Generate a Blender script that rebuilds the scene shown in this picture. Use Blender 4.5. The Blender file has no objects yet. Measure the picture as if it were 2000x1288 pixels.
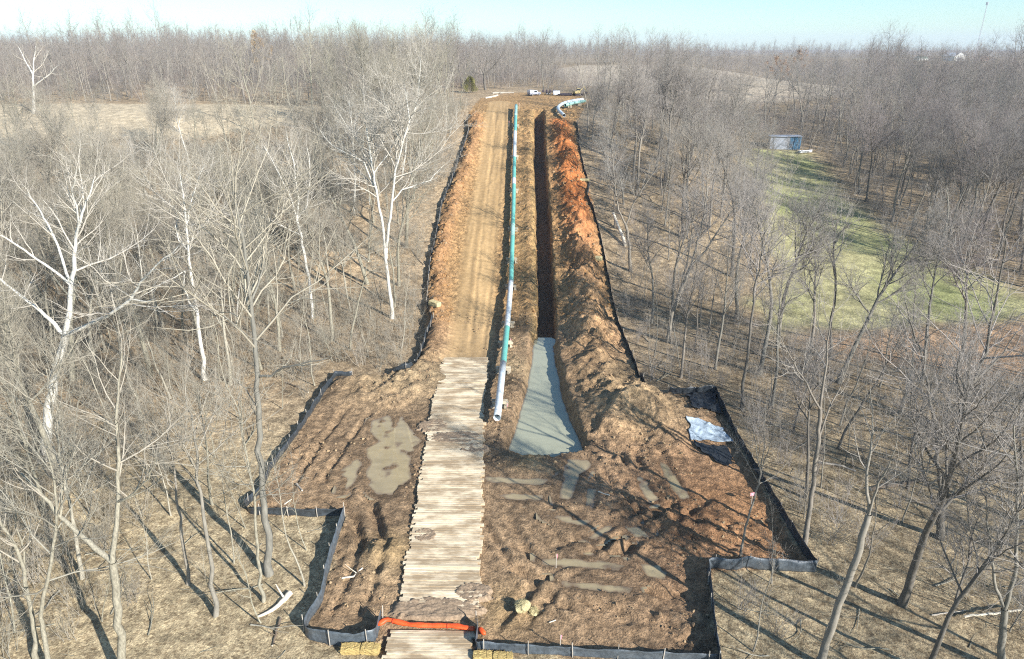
import bpy, bmesh, math, random
import numpy as np
from mathutils import Vector, Matrix

# ------------------------------------------------------------------ camera, sky, sun, exposure
SC = bpy.context.scene
COL = SC.collection
CAM_H = 31.0
PITCH = math.radians(22.3)          # below the horizon
FPX = 1340.0                        # focal length in pixels of the 2000 px wide frame
cam_d = bpy.data.cameras.new('camera')
cam = bpy.data.objects.new('camera', cam_d)
COL.objects.link(cam)
cam.location = (0, 0, CAM_H)
cam.rotation_euler = (math.pi / 2 - PITCH, 0, 0)
cam_d.sensor_width = 36.0
cam_d.lens = FPX / 2000.0 * 36.0
cam_d.clip_start = 0.5
cam_d.clip_end = 12000.0
SC.camera = cam

SUN_EL = math.radians(27.0)
SUN_AZ = (0.73, -0.68)              # horizontal direction towards the sun: behind the camera, to the right
wd = bpy.data.worlds.new('World')
SC.world = wd
wd.use_nodes = True
wn = wd.node_tree
for n in list(wn.nodes):
    wn.nodes.remove(n)
w_out = wn.nodes.new('ShaderNodeOutputWorld')
w_bg = wn.nodes.new('ShaderNodeBackground')
w_sky = wn.nodes.new('ShaderNodeTexSky')
w_sky.sky_type = 'NISHITA'
w_sky.sun_disc = False
w_sky.sun_elevation = SUN_EL
w_sky.sun_rotation = math.atan2(SUN_AZ[0], SUN_AZ[1])
w_sky.altitude = 200.0
w_sky.air_density = 1.0
w_sky.dust_density = 0.25
w_sky.ozone_density = 2.0
w_tint = wn.nodes.new('ShaderNodeMixRGB')
w_tint.blend_type = 'MULTIPLY'
w_tint.inputs[0].default_value = 1.0
w_tint.inputs[2].default_value = (0.79, 1.01, 1.10, 1)
wn.links.new(w_sky.outputs[0], w_tint.inputs[1])
wn.links.new(w_tint.outputs[0], w_bg.inputs[0])
w_bg.inputs[1].default_value = 0.082
wn.links.new(w_bg.outputs[0], w_out.inputs[0])

sun_d = bpy.data.lights.new('sun', 'SUN')
sun_d.energy = 4.5
sun_d.angle = math.radians(0.55)
sun_d.color = (1.0, 0.965, 0.925)
sun = bpy.data.objects.new('sun', sun_d)
COL.objects.link(sun)
sdir = Vector((SUN_AZ[0] * math.cos(SUN_EL), SUN_AZ[1] * math.cos(SUN_EL), math.sin(SUN_EL)))
sun.rotation_euler = sdir.to_track_quat('Z', 'Y').to_euler()
sun.location = (80, -80, 90)

vs = SC.view_settings
vs.view_transform = 'Standard'
vs.look = 'None'
vs.exposure = 1.08
vs.gamma = 1.0
vs.use_curve_mapping = False
SC.render.engine = 'CYCLES'
SC.cycles.max_bounces = 4
SC.cycles.diffuse_bounces = 2
SC.cycles.glossy_bounces = 2
SC.cycles.transmission_bounces = 2
SC.cycles.volume_bounces = 0
SC.cycles.use_denoising = False
SC.cycles.filter_width = 1.15
SC.cycles.caustics_reflective = False
SC.cycles.caustics_refractive = False

rnd = random.Random(7)
nrs = np.random.RandomState(11)

# ------------------------------------------------------------------ small helpers
def tag(o, label=None, cat=None, group=None, kind=None):
    if label: o['label'] = label
    if cat: o['category'] = cat
    if group: o['group'] = group
    if kind: o['kind'] = kind
    return o

def mesh_np(name, verts, faces, mat=None, smooth=True):
    """verts (n,3) array, faces (m,3|4) array -> mesh data"""
    verts = np.asarray(verts, np.float32); faces = np.asarray(faces, np.int32)
    k = faces.shape[1]; m = len(faces)
    me = bpy.data.meshes.new(name)
    me.vertices.add(len(verts)); me.vertices.foreach_set('co', verts.ravel())
    me.loops.add(m * k); me.loops.foreach_set('vertex_index', faces.ravel())
    me.polygons.add(m)
    me.polygons.foreach_set('loop_start', np.arange(0, m * k, k, dtype=np.int32))
    if smooth:
        me.polygons.foreach_set('use_smooth', np.ones(m, bool))
    me.update(calc_edges=True)
    if mat: me.materials.append(mat)
    return me

def link(name, me, parent=None, loc=None):
    o = bpy.data.objects.new(name, me)
    COL.objects.link(o)
    if loc is not None: o.location = loc
    if parent is not None: o.parent = parent
    return o

def empty(name, loc, rz=0.0):
    o = bpy.data.objects.new(name, None)
    COL.objects.link(o)
    o.location = loc
    o.rotation_euler = (0, 0, rz)
    o.empty_display_size = 0.3
    return o

def bm_obj(name, bm, mat, parent=None, smooth=False, loc=None):
    me = bpy.data.meshes.new(name)
    bmesh.ops.recalc_face_normals(bm, faces=bm.faces[:])
    bm.to_mesh(me); bm.free()
    if smooth:
        me.polygons.foreach_set('use_smooth', np.ones(len(me.polygons), bool))
    if mat: me.materials.append(mat)
    return link(name, me, parent, loc)

def add_box(bm, c, s, rot=None, bevel=0.0):
    r = bmesh.ops.create_cube(bm, size=1.0)
    vsx = r['verts']
    for v in vsx:
        v.co = Vector((v.co.x * s[0], v.co.y * s[1], v.co.z * s[2]))
    if bevel > 0:
        es = list({e for v in vsx for e in v.link_edges})
        rb = bmesh.ops.bevel(bm, geom=es, offset=bevel, segments=1, affect='EDGES')
        vsx = list({v for f in rb['faces'] for v in f.verts} | {v for v in vsx if v.is_valid})
    M = Matrix.Translation(Vector(c))
    if rot is not None: M = M @ rot
    for v in vsx: v.co = M @ v.co
    return vsx

def add_cyl(bm, p0, p1, r0, r1=None, seg=10, caps=True):
    p0 = Vector(p0); p1 = Vector(p1)
    if r1 is None: r1 = r0
    d = p1 - p0
    q = d.to_track_quat('Z', 'Y').to_matrix().to_4x4()
    r = bmesh.ops.create_cone(bm, cap_ends=caps, segments=seg, radius1=r0, radius2=r1, depth=d.length,
                              matrix=Matrix.Translation((p0 + p1) / 2) @ q)
    return r['verts']

# ------------------------------------------------------------------ noise (value noise, vectorised)
def _hash(ix, iy, seed):
    h = (ix.astype(np.int64) * 374761393 + iy.astype(np.int64) * 668265263 + seed * 1442695041) & 0xFFFFFFFF
    h = ((h ^ (h >> 13)) * 1274126177) & 0xFFFFFFFF
    h = (h ^ (h >> 16)) & 0xFFFF
    return h.astype(np.float64) / 65535.0

def vnoise(x, y, seed=0):
    x = np.asarray(x, np.float64); y = np.asarray(y, np.float64)
    ix = np.floor(x); iy = np.floor(y)
    fx = x - ix; fy = y - iy
    fx = fx * fx * (3 - 2 * fx); fy = fy * fy * (3 - 2 * fy)
    ix = ix.astype(np.int64); iy = iy.astype(np.int64)
    a = _hash(ix, iy, seed); b = _hash(ix + 1, iy, seed)
    c = _hash(ix, iy + 1, seed); d = _hash(ix + 1, iy + 1, seed)
    return (a * (1 - fx) + b * fx) * (1 - fy) + (c * (1 - fx) + d * fx) * fy

def fbm(x, y, octv=4, seed=0, gain=0.5):
    s = 0; a = 1.0; t = 0
    x = np.asarray(x, np.float64); y = np.asarray(y, np.float64)
    for i in range(octv):
        s = s + a * (vnoise(x, y, seed + i * 17) - 0.5); t += a
        x, y = (x * 0.8 - y * 0.6) * 2.03, (x * 0.6 + y * 0.8) * 2.03
        a *= gain
    return s / t * 2.0

def sstep(a, b, x):
    t = np.clip((np.asarray(x, np.float64) - a) / (b - a), 0, 1)
    return t * t * (3 - 2 * t)

# ------------------------------------------------------------------ large landform
_PY = np.array([-400, 78, 85, 92, 100, 108, 116, 125, 133, 140, 147, 153, 160, 170, 185, 205, 240, 300, 400, 600, 4500.])
_PZ = np.array([0, 0, .6, 2.0, 4.2, 6.6, 8.6, 10.7, 12.6, 14.2, 15.7, 16.8, 17.6, 18.3, 19.0, 19.8, 20.2, 19.5, 20.0, 20.0, 20.0])
_RY = np.array([-400, 78, 90, 110, 130, 150, 170, 190, 215, 250, 300, 400, 600, 4500.])
_RZ = np.array([0, 0, .5, 2.2, 4.6, 7.0, 9.3, 11.5, 14., 17., 18.5, 19.5, 20., 20.])

def h0(x, y):
    """smooth land height"""
    x = np.asarray(x, np.float64); y = np.asarray(y, np.float64)
    a = np.interp(y, _PY, _PZ); b = np.interp(y, _RY, _RZ)
    w = sstep(24, 58, x) * (1 - sstep(230, 330, y))
    z = a * (1 - w) + b * w
    far = sstep(200, 420, y)
    z = z + far * 7.0 * fbm(x / 330.0, y / 330.0, 3, 5)
    z = z + 6.0 * far * sstep(-60, -260, x) * (1 - sstep(500, 900, y)) * (0.6 + 0.6 * fbm(x / 120., y / 200., 2, 9))
    z = z - far * sstep(60, 250, x) * 2.5
    z = z - 11.0 * sstep(90, 190, x) * sstep(230, 330, y) * (1 - sstep(640, 770, y))
    out = sstep(20, 60, np.abs(x - 2.0))
    z = z + out * 0.9 * fbm(x / 38.0, y / 38.0, 2, 3)
    return z

CP, SP = math.cos(PITCH), math.sin(PITCH)
def ray(px, py):
    u = (px - 1000.0) / FPX; v = (py - 644.0) / FPX
    return (u, CP - v * SP, -SP - v * CP)

def G(px, py, off=0.0):
    """the ground point seen at this pixel of the 2000 x 1288 frame (off = metres above the land)"""
    d = ray(px, py)
    ts = _TS
    f = CAM_H + d[2] * ts - (h0(d[0] * ts, d[1] * ts) + off)
    k = np.argmax(f <= 0)
    if f[k] > 0: k = len(ts) - 1
    lo, hi = ts[k - 1], ts[k]
    for _ in range(3):
        tt = np.linspace(lo, hi, 33)
        f = CAM_H + d[2] * tt - (h0(d[0] * tt, d[1] * tt) + off)
        k = max(1, int(np.argmax(f <= 0)))
        lo, hi = tt[k - 1], tt[k]
    t = (lo + hi) / 2
    return Vector((d[0] * t, d[1] * t, CAM_H + d[2] * t))
_TS = np.concatenate([np.arange(20, 300, 1.0), np.arange(300, 3000, 5.0)])

def AT(px, py, Y):
    """the point seen at this pixel at distance Y"""
    d = ray(px, py); t = Y / d[1]
    return Vector((d[0] * t, Y, CAM_H + d[2] * t))

def GP(pts, off=0.0):
    return [G(a, b, off) for a, b in pts]

def seg_dist(x, y, poly):
    """distance to a polyline and the running parameter (0..1 by index) of the nearest point"""
    best = np.full(np.shape(x), 1e9); par = np.zeros(np.shape(x)); n = len(poly) - 1
    for i in range(n):
        ax, ay = poly[i][0], poly[i][1]; bx, by = poly[i + 1][0], poly[i + 1][1]
        dx, dy = bx - ax, by - ay
        L = dx * dx + dy * dy + 1e-9
        t = np.clip(((x - ax) * dx + (y - ay) * dy) / L, 0, 1)
        d = np.hypot(x - ax - t * dx, y - ay - t * dy)
        m = d < best
        best = np.where(m, d, best); par = np.where(m, (i + t) / n, par)
    return best, par

def inside(x, y, poly):
    c = np.zeros(np.shape(x), bool); n = len(poly); j = n - 1
    for i in range(n):
        xi, yi = poly[i][0], poly[i][1]; xj, yj = poly[j][0], poly[j][1]
        with np.errstate(divide='ignore', invalid='ignore'):
            c ^= ((yi > y) != (yj > y)) & (x < (xj - xi) * (y - yi) / (yj - yi + 1e-12) + xi)
        j = i
    return c

def sdist(x, y, poly):
    """signed distance to a closed polygon, positive inside"""
    d, _ = seg_dist(x, y, list(poly) + [poly[0]])
    return np.where(inside(x, y, poly), d, -d)

def bdist(x, y, poly, pad=4.0):
    """the same, worked out only near the polygon (far away it is just -pad)"""
    out = np.full(np.shape(x), -pad)
    px = [p[0] for p in poly]; py = [p[1] for p in poly]
    s = (x > min(px) - pad) & (x < max(px) + pad) & (y > min(py) - pad) & (y < max(py) + pad)
    out[s] = sdist(x[s], y[s], poly)
    return out

# ------------------------------------------------------------------ plan of the site (traced on the land)
FENCE_L1 = GP([(912, 236), (915, 262), (901, 300), (886, 345), (864, 400), (852, 460), (840, 520), (832, 590), (834, 612),
               (846, 634), (836, 655), (822, 690), (808, 728), (796, 738), (764, 735)])
FENCE_L2 = GP([(688, 736), (656, 735), (641, 757), (602, 818), (562, 875), (531, 915), (511, 960), (480, 992), (486, 1004),
               (530, 1006), (600, 1010), (674, 1008)])
FENCE_L3 = GP([(674, 1010), (655, 1070), (640, 1125), (630, 1175), (603, 1215), (594, 1240), (602, 1250), (645, 1260), (700, 1264),
               (735, 1256), (746, 1216)])
FENCE_R1 = GP([(1127, 240), (1132, 292), (1140, 332), (1151, 367), (1146, 394), (1160, 424), (1175, 475), (1183, 525), (1195, 585),
               (1210, 645), (1231, 695), (1250, 750), (1258, 760)])
FENCE_R2 = GP([(1306, 772), (1350, 770), (1396, 768), (1404, 790), (1432, 845), (1472, 915), (1512, 985), (1547, 1045), (1564, 1076),
               (1594, 1116)])
FENCE_R3 = GP([(1592, 1118), (1500, 1114), (1440, 1112), (1380, 1108), (1388, 1165), (1396, 1235), (1405, 1298), (1410, 1330)])
FENCE_B = GP([(932, 1222), (926, 1274), (1000, 1277), (1090, 1281), (1200, 1287), (1300, 1292), (1402, 1298)])

SITE = GP([(912, 236), (918, 215), (940, 192), (1000, 181), (1120, 183), (1150, 196), (1140, 215), (1126, 238), (1132, 292), (1140, 332),
           (1150, 367), (1160, 424), (1175, 475), (1183, 525), (1195, 585), (1210, 645), (1231, 695), (1256, 762), (1310, 772), (1396, 768),
           (1432, 845), (1512, 985), (1564, 1076), (1590, 1112), (1380, 1108), (1396, 1235), (1408, 1300), (1250, 1291), (1000, 1279),
           (926, 1276), (925, 1420), (735, 1420), (742, 1258), (700, 1266), (602, 1252), (603, 1215), (640, 1125), (674, 1008), (530, 1006),
           (482, 998), (511, 960), (562, 875), (641, 757), (656, 735), (764, 735), (808, 728), (836, 655), (832, 590),
           (840, 520), (864, 400), (886, 345), (901, 300)])
TRENCH = GP([(1053, 214), (1053, 240), (1054, 300), (1059, 400), (1063, 500), (1068, 590), (1066, 660)])
PIPE_PX = [(971, 816), (983, 708), (990, 640), (994, 598), (998, 550), (1001, 462), (1003, 398), (1004, 340), (1005, 300), (1006, 260), (1008, 206)]
SPOIL = GP([(1092, 238), (1106, 300), (1118, 370), (1130, 450), (1140, 540), (1150, 620), (1165, 690), (1185, 760), (1215, 800)])
WINDROW = GP([(930, 215), (931, 260), (914, 320), (890, 380), (872, 450), (858, 530), (853, 600), (858, 650), (840, 700), (822, 725)])
MATC = GP([(909, 702), (893, 800), (887, 880), (878, 960), (868, 1060), (861, 1130), (857, 1186)])
MATC2 = GP([(842, 1236), (836, 1288), (818, 1420)])
MATC2.append(MATC2[-1] + (MATC2[-1] - MATC2[0]) * 2.2)          # the mats run on towards and below the viewpoint
ROADC = GP([(975, 200), (970, 240), (962, 320), (950, 400), (938, 480), (930, 560), (922, 640), (911, 700)])
POND = GP([(1046, 652), (1043, 690), (1034, 745), (1018, 800), (1003, 845), (996, 862), (1008, 876), (1040, 883), (1085, 880), (1120, 873),
           (1136, 866), (1130, 848), (1108, 800), (1093, 755), (1083, 705), (1077, 670), (1072, 652)])
PUDDLES = [GP(p) for p in [
    [(728, 822), (758, 812), (772, 835), (784, 814), (800, 838), (822, 860), (806, 880), (800, 905), (804, 935), (786, 946), (768, 966),
     (735, 966), (712, 940), (706, 905), (716, 878), (742, 862), (722, 845)],
    [(660, 925), (700, 893), (706, 905), (690, 945), (668, 962), (676, 935)],
    [(1108, 895), (1148, 897), (1156, 905), (1128, 938), (1116, 972), (1092, 978), (1100, 935)],
    [(944, 928), (985, 932), (1070, 936), (1064, 946), (1000, 944), (950, 940)],
    [(972, 962), (1020, 961), (1060, 966), (1054, 974), (1000, 974)],
    [(1245, 925), (1262, 940), (1288, 972), (1268, 980), (1250, 950)],
    [(1288, 902), (1305, 908), (1348, 970), (1328, 975), (1304, 940)],
    [(1056, 1090), (1098, 1087), (1170, 1094), (1230, 1104), (1222, 1114), (1150, 1107), (1095, 1104), (1066, 1104)],
    [(1096, 1134), (1160, 1138), (1236, 1146), (1228, 1156), (1150, 1150), (1106, 1144)],
    [(1066, 1008), (1110, 1010), (1152, 1018), (1138, 1028), (1096, 1020)],
    [(1148, 1046), (1180, 1026), (1206, 1019), (1192, 1036), (1164, 1050)],
    [(1212, 1020), (1262, 1032), (1268, 1046), (1240, 1044)],
    [(1250, 1098), (1300, 1104), (1298, 1130), (1262, 1126)],
    [(1150, 955), (1166, 958), (1156, 992), (1142, 984)],
]]
MEADOW = [(52, 64), (110, 64), (112, 84), (90, 92), (70, 100), (66, 112), (72, 128), (74, 142), (78, 158), (74, 168), (60, 168), (56, 150),
          (50, 130), (44, 112), (40, 96), (40, 82)]
MEADOW = GP([(1500, 645), (1600, 650), (1760, 640), (1960, 628), (2080, 600), (1960, 560), (1860, 520), (1760, 470), (1690, 425), (1640, 380),
             (1600, 320), (1585, 300), (1480, 292), (1455, 320), (1480, 380), (1500, 440), (1510, 520), (1490, 590)])
BARE = GP([(1560, 655), (1760, 645), (1960, 632), (2300, 610), (2300, 730), (2000, 735), (1800, 720), (1640, 700)])
FIELD = [(-175, 137), (-120, 134), (-62, 141), (-44, 150), (-40, 168), (-70, 173), (-130, 174), (-185, 172)]
FIELD2 = [(20, 226), (60, 222), (112, 238), (145, 300), (145, 400), (120, 440), (40, 440), (18, 380)]
FIELD3 = [(455, 780), (560, 770), (640, 800), (640, 960), (540, 980), (440, 940)]
CLEAR_R = GP([(1140, 200), (1152, 196), (1150, 240), (1128, 240)])

# ------------------------------------------------------------------ fine relief of the site
XS_core = np.arange(-34, 40.01, 0.2)
def grow_axis(start, step, ratio, limit, sign):
    out = []; p = start; s = step
    while abs(p) < limit:
        s *= ratio; p += sign * s; out.append(p)
    return out
XS = np.array(sorted(grow_axis(-34, .2, 1.10, 3800, -1)) + list(XS_core) + grow_axis(XS_core[-1], .2, 1.10, 3800, 1))
YS_core = np.concatenate([np.arange(25, 100, 0.2), np.arange(100, 168, 0.28)])
YS = np.array(sorted([25 - (0.2 * (1.09 ** k - 1) / 0.09) for k in range(1, 58)]) + list(YS_core) + grow_axis(YS_core[-1], .28, 1.05, 4800, 1))
GX, GY = np.meshgrid(XS, YS)
H0 = h0(GX, GY)
core = (GX > -36) & (GX < 42) & (GY > 22) & (GY < 260)
cx, cy = GX[core], GY[core]

site_d = sdist(cx, cy, SITE) + 0.55 * fbm(cx / 1.6, cy / 1.6, 3, 21)
M_site = sstep(-0.25, 0.35, site_d)
near = 1 - sstep(72, 82, cy)
dz = np.zeros_like(cx)
lump = fbm(cx / 2.2, cy / 2.2, 4, 31)
lump2 = fbm(cx / 0.8, cy / 0.8, 3, 37, 0.6)
rough = np.ones_like(cx)
# graded travel lane up the slope is smooth
d_road, _ = seg_dist(cx, cy, ROADC)
lane = (1 - sstep(1.8, 3.2, d_road + 0.5 * lump))
d_mat, _ = seg_dist(cx, cy, MATC); d_mat2, _ = seg_dist(cx, cy, MATC2)
matm = np.maximum(1 - sstep(2.2, 3.0, d_mat), 1 - sstep(2.2, 3.0, d_mat2))
rough = rough * (1 - 0.94 * lane) * (1 - 0.9 * matm)
# left topsoil windrow
dw, pw = seg_dist(cx, cy, WINDROW)
win = np.exp(-(dw / 1.35) ** 2) * sstep(0, .06, pw) * (0.85 + 0.5 * lump)
dz += 1.15 * win
# mound beside the mats (left) and trampled soil
for (px, py, hh, rr) in [(745, 752, .9, 3.2), (800, 745, .8, 2.6), (715, 770, .5, 2.6), (700, 752, .4, 2.0), (845, 740, .3, 2.0), (742, 1085, .55, 1.5), (760, 1065, .5, 1.2), (745, 1110, .35, 1.2),
                         (1030, 905, .35, 1.6), (1000, 860, .3, 1.4), (1320, 868, .35, 1.6), (1385, 895, .35, 1.4), (1240, 810, .6, 3.4), (1290, 800, .7, 3.4), (1330, 830, .4, 3.0), (1190, 800, .6, 3.0),
                         (1170, 845, .3, 2.2), (930, 180, 1.6, 5.0), (1110, 176, 1.0, 5.0)]:
    g = G(px, py)
    dz += hh * np.exp(-((cx - g.x) ** 2 + (cy - g.y) ** 2) / rr ** 2) * (0.8 + 0.7 * lump)
# spoil ridge right of the trench
ds, ps = seg_dist(cx, cy, SPOIL)
sp_w = np.interp(ps, [0, .2, .6, .85, 1], [1.9, 2.3, 2.5, 3.2, 3.8])
sp_h = np.interp(ps, [0, .08, .2, .6, .8, 1], [.5, 1.8, 2.3, 2.3, 1.8, .9])
spoil = np.exp(-(ds / sp_w) ** 2 * 1.1)
dz += sp_h * spoil * (0.82 + 0.55 * lump)
rough = rough + 1.0 * spoil + 0.7 * win
# berm between the pipe and the trench
dt, pt = seg_dist(cx, cy, TRENCH)
signx = cx - np.interp(cy, [p[1] for p in TRENCH][::-1], [p[0] for p in TRENCH][::-1])
tr_on = sstep(TRENCH[-1][1] - 1.0, TRENCH[-1][1] + 1.0, cy) * (1 - sstep(TRENCH[0][1] - 4, TRENCH[0][1] + 1, cy))
dz += 0.5 * np.exp(-((signx + 2.2) / 0.9) ** 2) * tr_on * (0.8 + .5 * lump)
# trench
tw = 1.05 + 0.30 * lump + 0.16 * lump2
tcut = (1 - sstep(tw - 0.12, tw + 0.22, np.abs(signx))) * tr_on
# pond: trench end that widens
pd = bdist(cx, cy, POND)
pcut = sstep(-0.85, 0.35, pd + 0.18 * lump)
WATER_Z = -0.85
dz = dz * (1 - tcut) + (-2.6) * tcut
base = H0[core]
zz = base + dz * M_site
zz = zz * (1 - pcut) + np.minimum(zz, -1.6) * pcut
# wheel ruts on the lane and the pad
rn_ = fbm(cx / 2., cy / 2., 2, 71)
def rut(poly, depth, w, amp=.25):
    global zz
    gp = GP(poly)
    d = np.full(cx.shape, 9.0); p = np.zeros(cx.shape)
    s = (cx > min(q[0] for q in gp) - 3) & (cx < max(q[0] for q in gp) + 3) & (cy > min(q[1] for q in gp) - 3) & (cy < max(q[1] for q in gp) + 3)
    d[s], p[s] = seg_dist(cx[s], cy[s], gp)
    d = np.abs(d + amp * rn_)
    k = sstep(0, .1, p) * (1 - sstep(.9, 1, p))
    zz = zz + k * (-depth * np.exp(-(d / w) ** 2) + 0.55 * depth * np.exp(-((d - 1.9 * w) / (0.7 * w)) ** 2)) * M_site
for poly in [[(918, 690), (922, 640), (930, 560), (938, 480), (948, 400), (958, 330), (966, 260), (970, 210)],
             [(944, 690), (950, 640), (958, 560), (965, 480), (972, 400), (978, 330), (984, 260), (988, 210)],
             [(956, 690), (962, 640), (968, 580), (974, 530)]]:
    rut(poly, .09, .24, .25)
# machine tracks wandering over the pad: pairs of shallow ruts
for line in [[(1010, 930), (1060, 1000), (1130, 1060), (1240, 1110), (1350, 1190)], [(1380, 960), (1300, 1010), (1200, 1070), (1080, 1130), (980, 1240)],
             [(640, 900), (700, 985), (730, 1060), (700, 1150), (660, 1220)], [(960, 1000), (1020, 1100), (1120, 1180), (1260, 1230)],
             [(1180, 880), (1230, 960), (1320, 1030), (1430, 1070)], [(700, 800), (650, 870), (590, 960)]]:
    for dx in (-26, 26):
        rut([(a + dx, b) for a, b in line], .20, .27, .18)
for poly in [[(1235, 870), (1250, 920), (1275, 978), (1300, 1030)], [(1285, 870), (1300, 915), (1340, 980), (1370, 1030)],
             [(1060, 1075), (1150, 1050), (1215, 1015), (1270, 985)], [(1090, 1050), (1160, 1060), (1235, 1042), (1262, 1000)],
             [(990, 1060), (1060, 1095), (1230, 1110), (1330, 1130)], [(980, 1105), (1100, 1138), (1240, 1152), (1340, 1170)],
             [(950, 935), (1070, 940), (1120, 905)], [(960, 968), (1060, 970), (1100, 980)],
             [(690, 1000), (702, 1040), (712, 1080)], [(720, 985), (735, 1030), (742, 1060)], [(700, 905), (690, 950), (672, 975)],
             [(1240, 1042), (1228, 1080), (1220, 1105)], [(1150, 900), (1160, 950), (1150, 1000)]]:
    rut(poly, .22, .34)
# clods: churned in places, smeared smooth in others
churn = .6 + 1.1 * sstep(-.25, .45, fbm(cx / 5.5, cy / 5.5, 3, 121)) * near + .75 * (1 - near)
zz = zz + M_site * rough * (1 - 0.7 * tcut) * (0.16 * lump2 + 0.15 * lump + 0.11 * fbm(cx / .42, cy / .42, 2, 43)) * churn * np.where(cy > 168, .5, 1)
# puddles: a shallow basin below each water sheet
PUD_Z = []
pn_ = fbm(cx / .9, cy / .9, 3, 91); pn2_ = fbm(cx / .5, cy / .5, 3, 95)
for poly in PUDDLES:
    d = bdist(cx, cy, poly) + 0.22 * pn_
    m0 = (np.abs(d) < .4)
    lvl = float(np.median(zz[m0])) if m0.any() else 0.0
    lvl -= 0.03
    PUD_Z.append(lvl)
    k = sstep(-1.2, -.15, d)
    shore = lvl + np.clip(-d, 0, 2) * .10 + .02 + .03 * pn2_
    zz = zz * (1 - k) + np.clip(zz, shore, shore + .10) * k
    k = sstep(-.25, .35, d + .25 * pn2_)
    zz = zz * (1 - k) + (lvl - 0.10 + .17 * np.clip(pn_ * 1.3 + pn2_ * .5 - .12, 0, .75)) * k
HZ = H0.copy()
HZ[core] = zz
# gentle litter relief off the site
litter = 0.06 * fbm(GX / 1.1, GY / 1.1, 3, 51)
msk = np.zeros_like(GX); msk[core] = M_site
HZ = HZ + litter * (1 - msk) * (np.abs(GX) < 120) * (GY < 200)

def zat(x, y):
    """height of the finished ground"""
    i = int(np.clip(np.searchsorted(XS, x) - 1, 0, len(XS) - 2)); j = int(np.clip(np.searchsorted(YS, y) - 1, 0, len(YS) - 2))
    fx = (x - XS[i]) / (XS[i + 1] - XS[i]); fy = (y - YS[j]) / (YS[j + 1] - YS[j])
    fx = min(max(fx, 0), 1); fy = min(max(fy, 0), 1)
    return float((HZ[j, i] * (1 - fx) + HZ[j, i + 1] * fx) * (1 - fy) + (HZ[j + 1, i] * (1 - fx) + HZ[j + 1, i + 1] * fx) * fy)

# ------------------------------------------------------------------ soil colours (the ground's own, plus shade painted into the trench)
def C(*c): return np.array(c, np.float64)
LEAF = C(.345, .26, .165); STRAW = C(.385, .31, .19); DRY = C(.255, .20, .125)
colr = np.zeros(GX.shape + (3,))
n1 = fbm(GX / 14., GY / 14., 4, 61)[..., None]; n2 = fbm(GX / 3., GY / 3., 3, 67)[..., None]
base_c = LEAF * (1 + .32 * n1) * (1 + .2 * n2)
lowl = (sstep(62, 42, GY) * 0.8 + 0.15)[..., None]
base_c = base_c * (1 - lowl) + STRAW * (1 + .2 * n2) * lowl
rt = sstep(8, 24, GX)[..., None] * .62
base_c = base_c * (1 - rt) + DRY * (1 + .25 * n2) * rt
colr[:] = base_c
def blend(mask, c):
    global colr
    colr = colr * (1 - mask[..., None]) + c * mask[..., None]
big = (np.abs(GX) < 900) & (GY < 1200)
def pmask(poly, soft=1.5, amp=2.0, sc=6.0, seed=3):
    m = np.zeros(GX.shape)
    x0, x1 = min(p[0] for p in poly) - 12, max(p[0] for p in poly) + 12
    y0, y1 = min(p[1] for p in poly) - 12, max(p[1] for p in poly) + 12
    s = (GX > x0) & (GX < x1) & (GY > y0) & (GY < y1)
    m[s] = sstep(-soft, soft, sdist(GX[s], GY[s], poly) + amp * fbm(GX[s] / sc, GY[s] / sc, 3, seed))
    return m
m_mead = pmask(MEADOW, 2.0, 3.0)
m_bare = pmask(BARE, 2.0, 2.5)
m_f1 = pmask(FIELD, 1.2, 1.5); m_f2 = pmask(FIELD2, 3, 3, 12); m_f3 = pmask(FIELD3, 4, 3, 20)
blend(m_bare, C(.47, .30, .17) * (1 + .15 * n2))
grass_c = (C(.28, .285, .115) * (1 - sstep(-.4, .4, n1)) + C(.37, .335, .165) * sstep(-.4, .4, n1)) * (1 + .3 * n2)
blend(m_mead * (1 - .6 * m_bare), grass_c)
blend(m_f1, C(.50, .405, .265) * (1 + .12 * n2)); blend(m_f2, C(.42, .345, .245) * (1 + .1 * n1)); blend(m_f3, C(.42, .38, .22) * (1 + .1 * n1))
# site soil
sc_ = np.zeros((len(cx), 3))
L1 = lump[:, None]; L2 = lump2[:, None]; wide = fbm(cx / 7., cy / 7., 3, 77)[:, None]
mud = C(.295, .198, .112) * (1 + .22 * wide) * (1 + .22 * L1)
redm = C(.31, .175, .092) * (1 + .2 * wide)
rgt = (sstep(2, 16, cx) * near)[:, None] * (0.55 + .6 * wide).clip(0, 1)
soil = mud * (1 - rgt) + redm * rgt
tanm = ((1 - near) * 1.0)[:, None]
OCH = C(.35, .215, .095) * (1 + .14 * wide + .12 * L2)
soil = soil * (1 - tanm) + OCH * tanm
roadx = np.interp(cy, [q[1] for q in ROADC][::-1], [q[0] for q in ROADC][::-1])
streak = fbm((cx - roadx) / .45, cy / 16., 3, 111)[:, None]
lanec = C(.405, .27, .128) * (1 + .1 * wide + .5 * streak)
soil = soil * (1 - lane[:, None] * .85) + lanec * lane[:, None] * .85
wc = C(.33, .185, .085) * (1 + .3 * L1)
k = (np.clip(win * 1.3, 0, 1) * (1 - .5 * near))[:, None]
soil = soil * (1 - k) + wc * k
up = sstep(84, 112, cy)[:, None]
spc = (C(.41, .255, .13) * (1 - up) + C(.43, .155, .048) * up) * (1 + .45 * wide) * (1 + .3 * L1)
k = np.clip(spoil * 1.5, 0, 1)[:, None]
soil = soil * (1 - k) + spc * k
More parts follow.
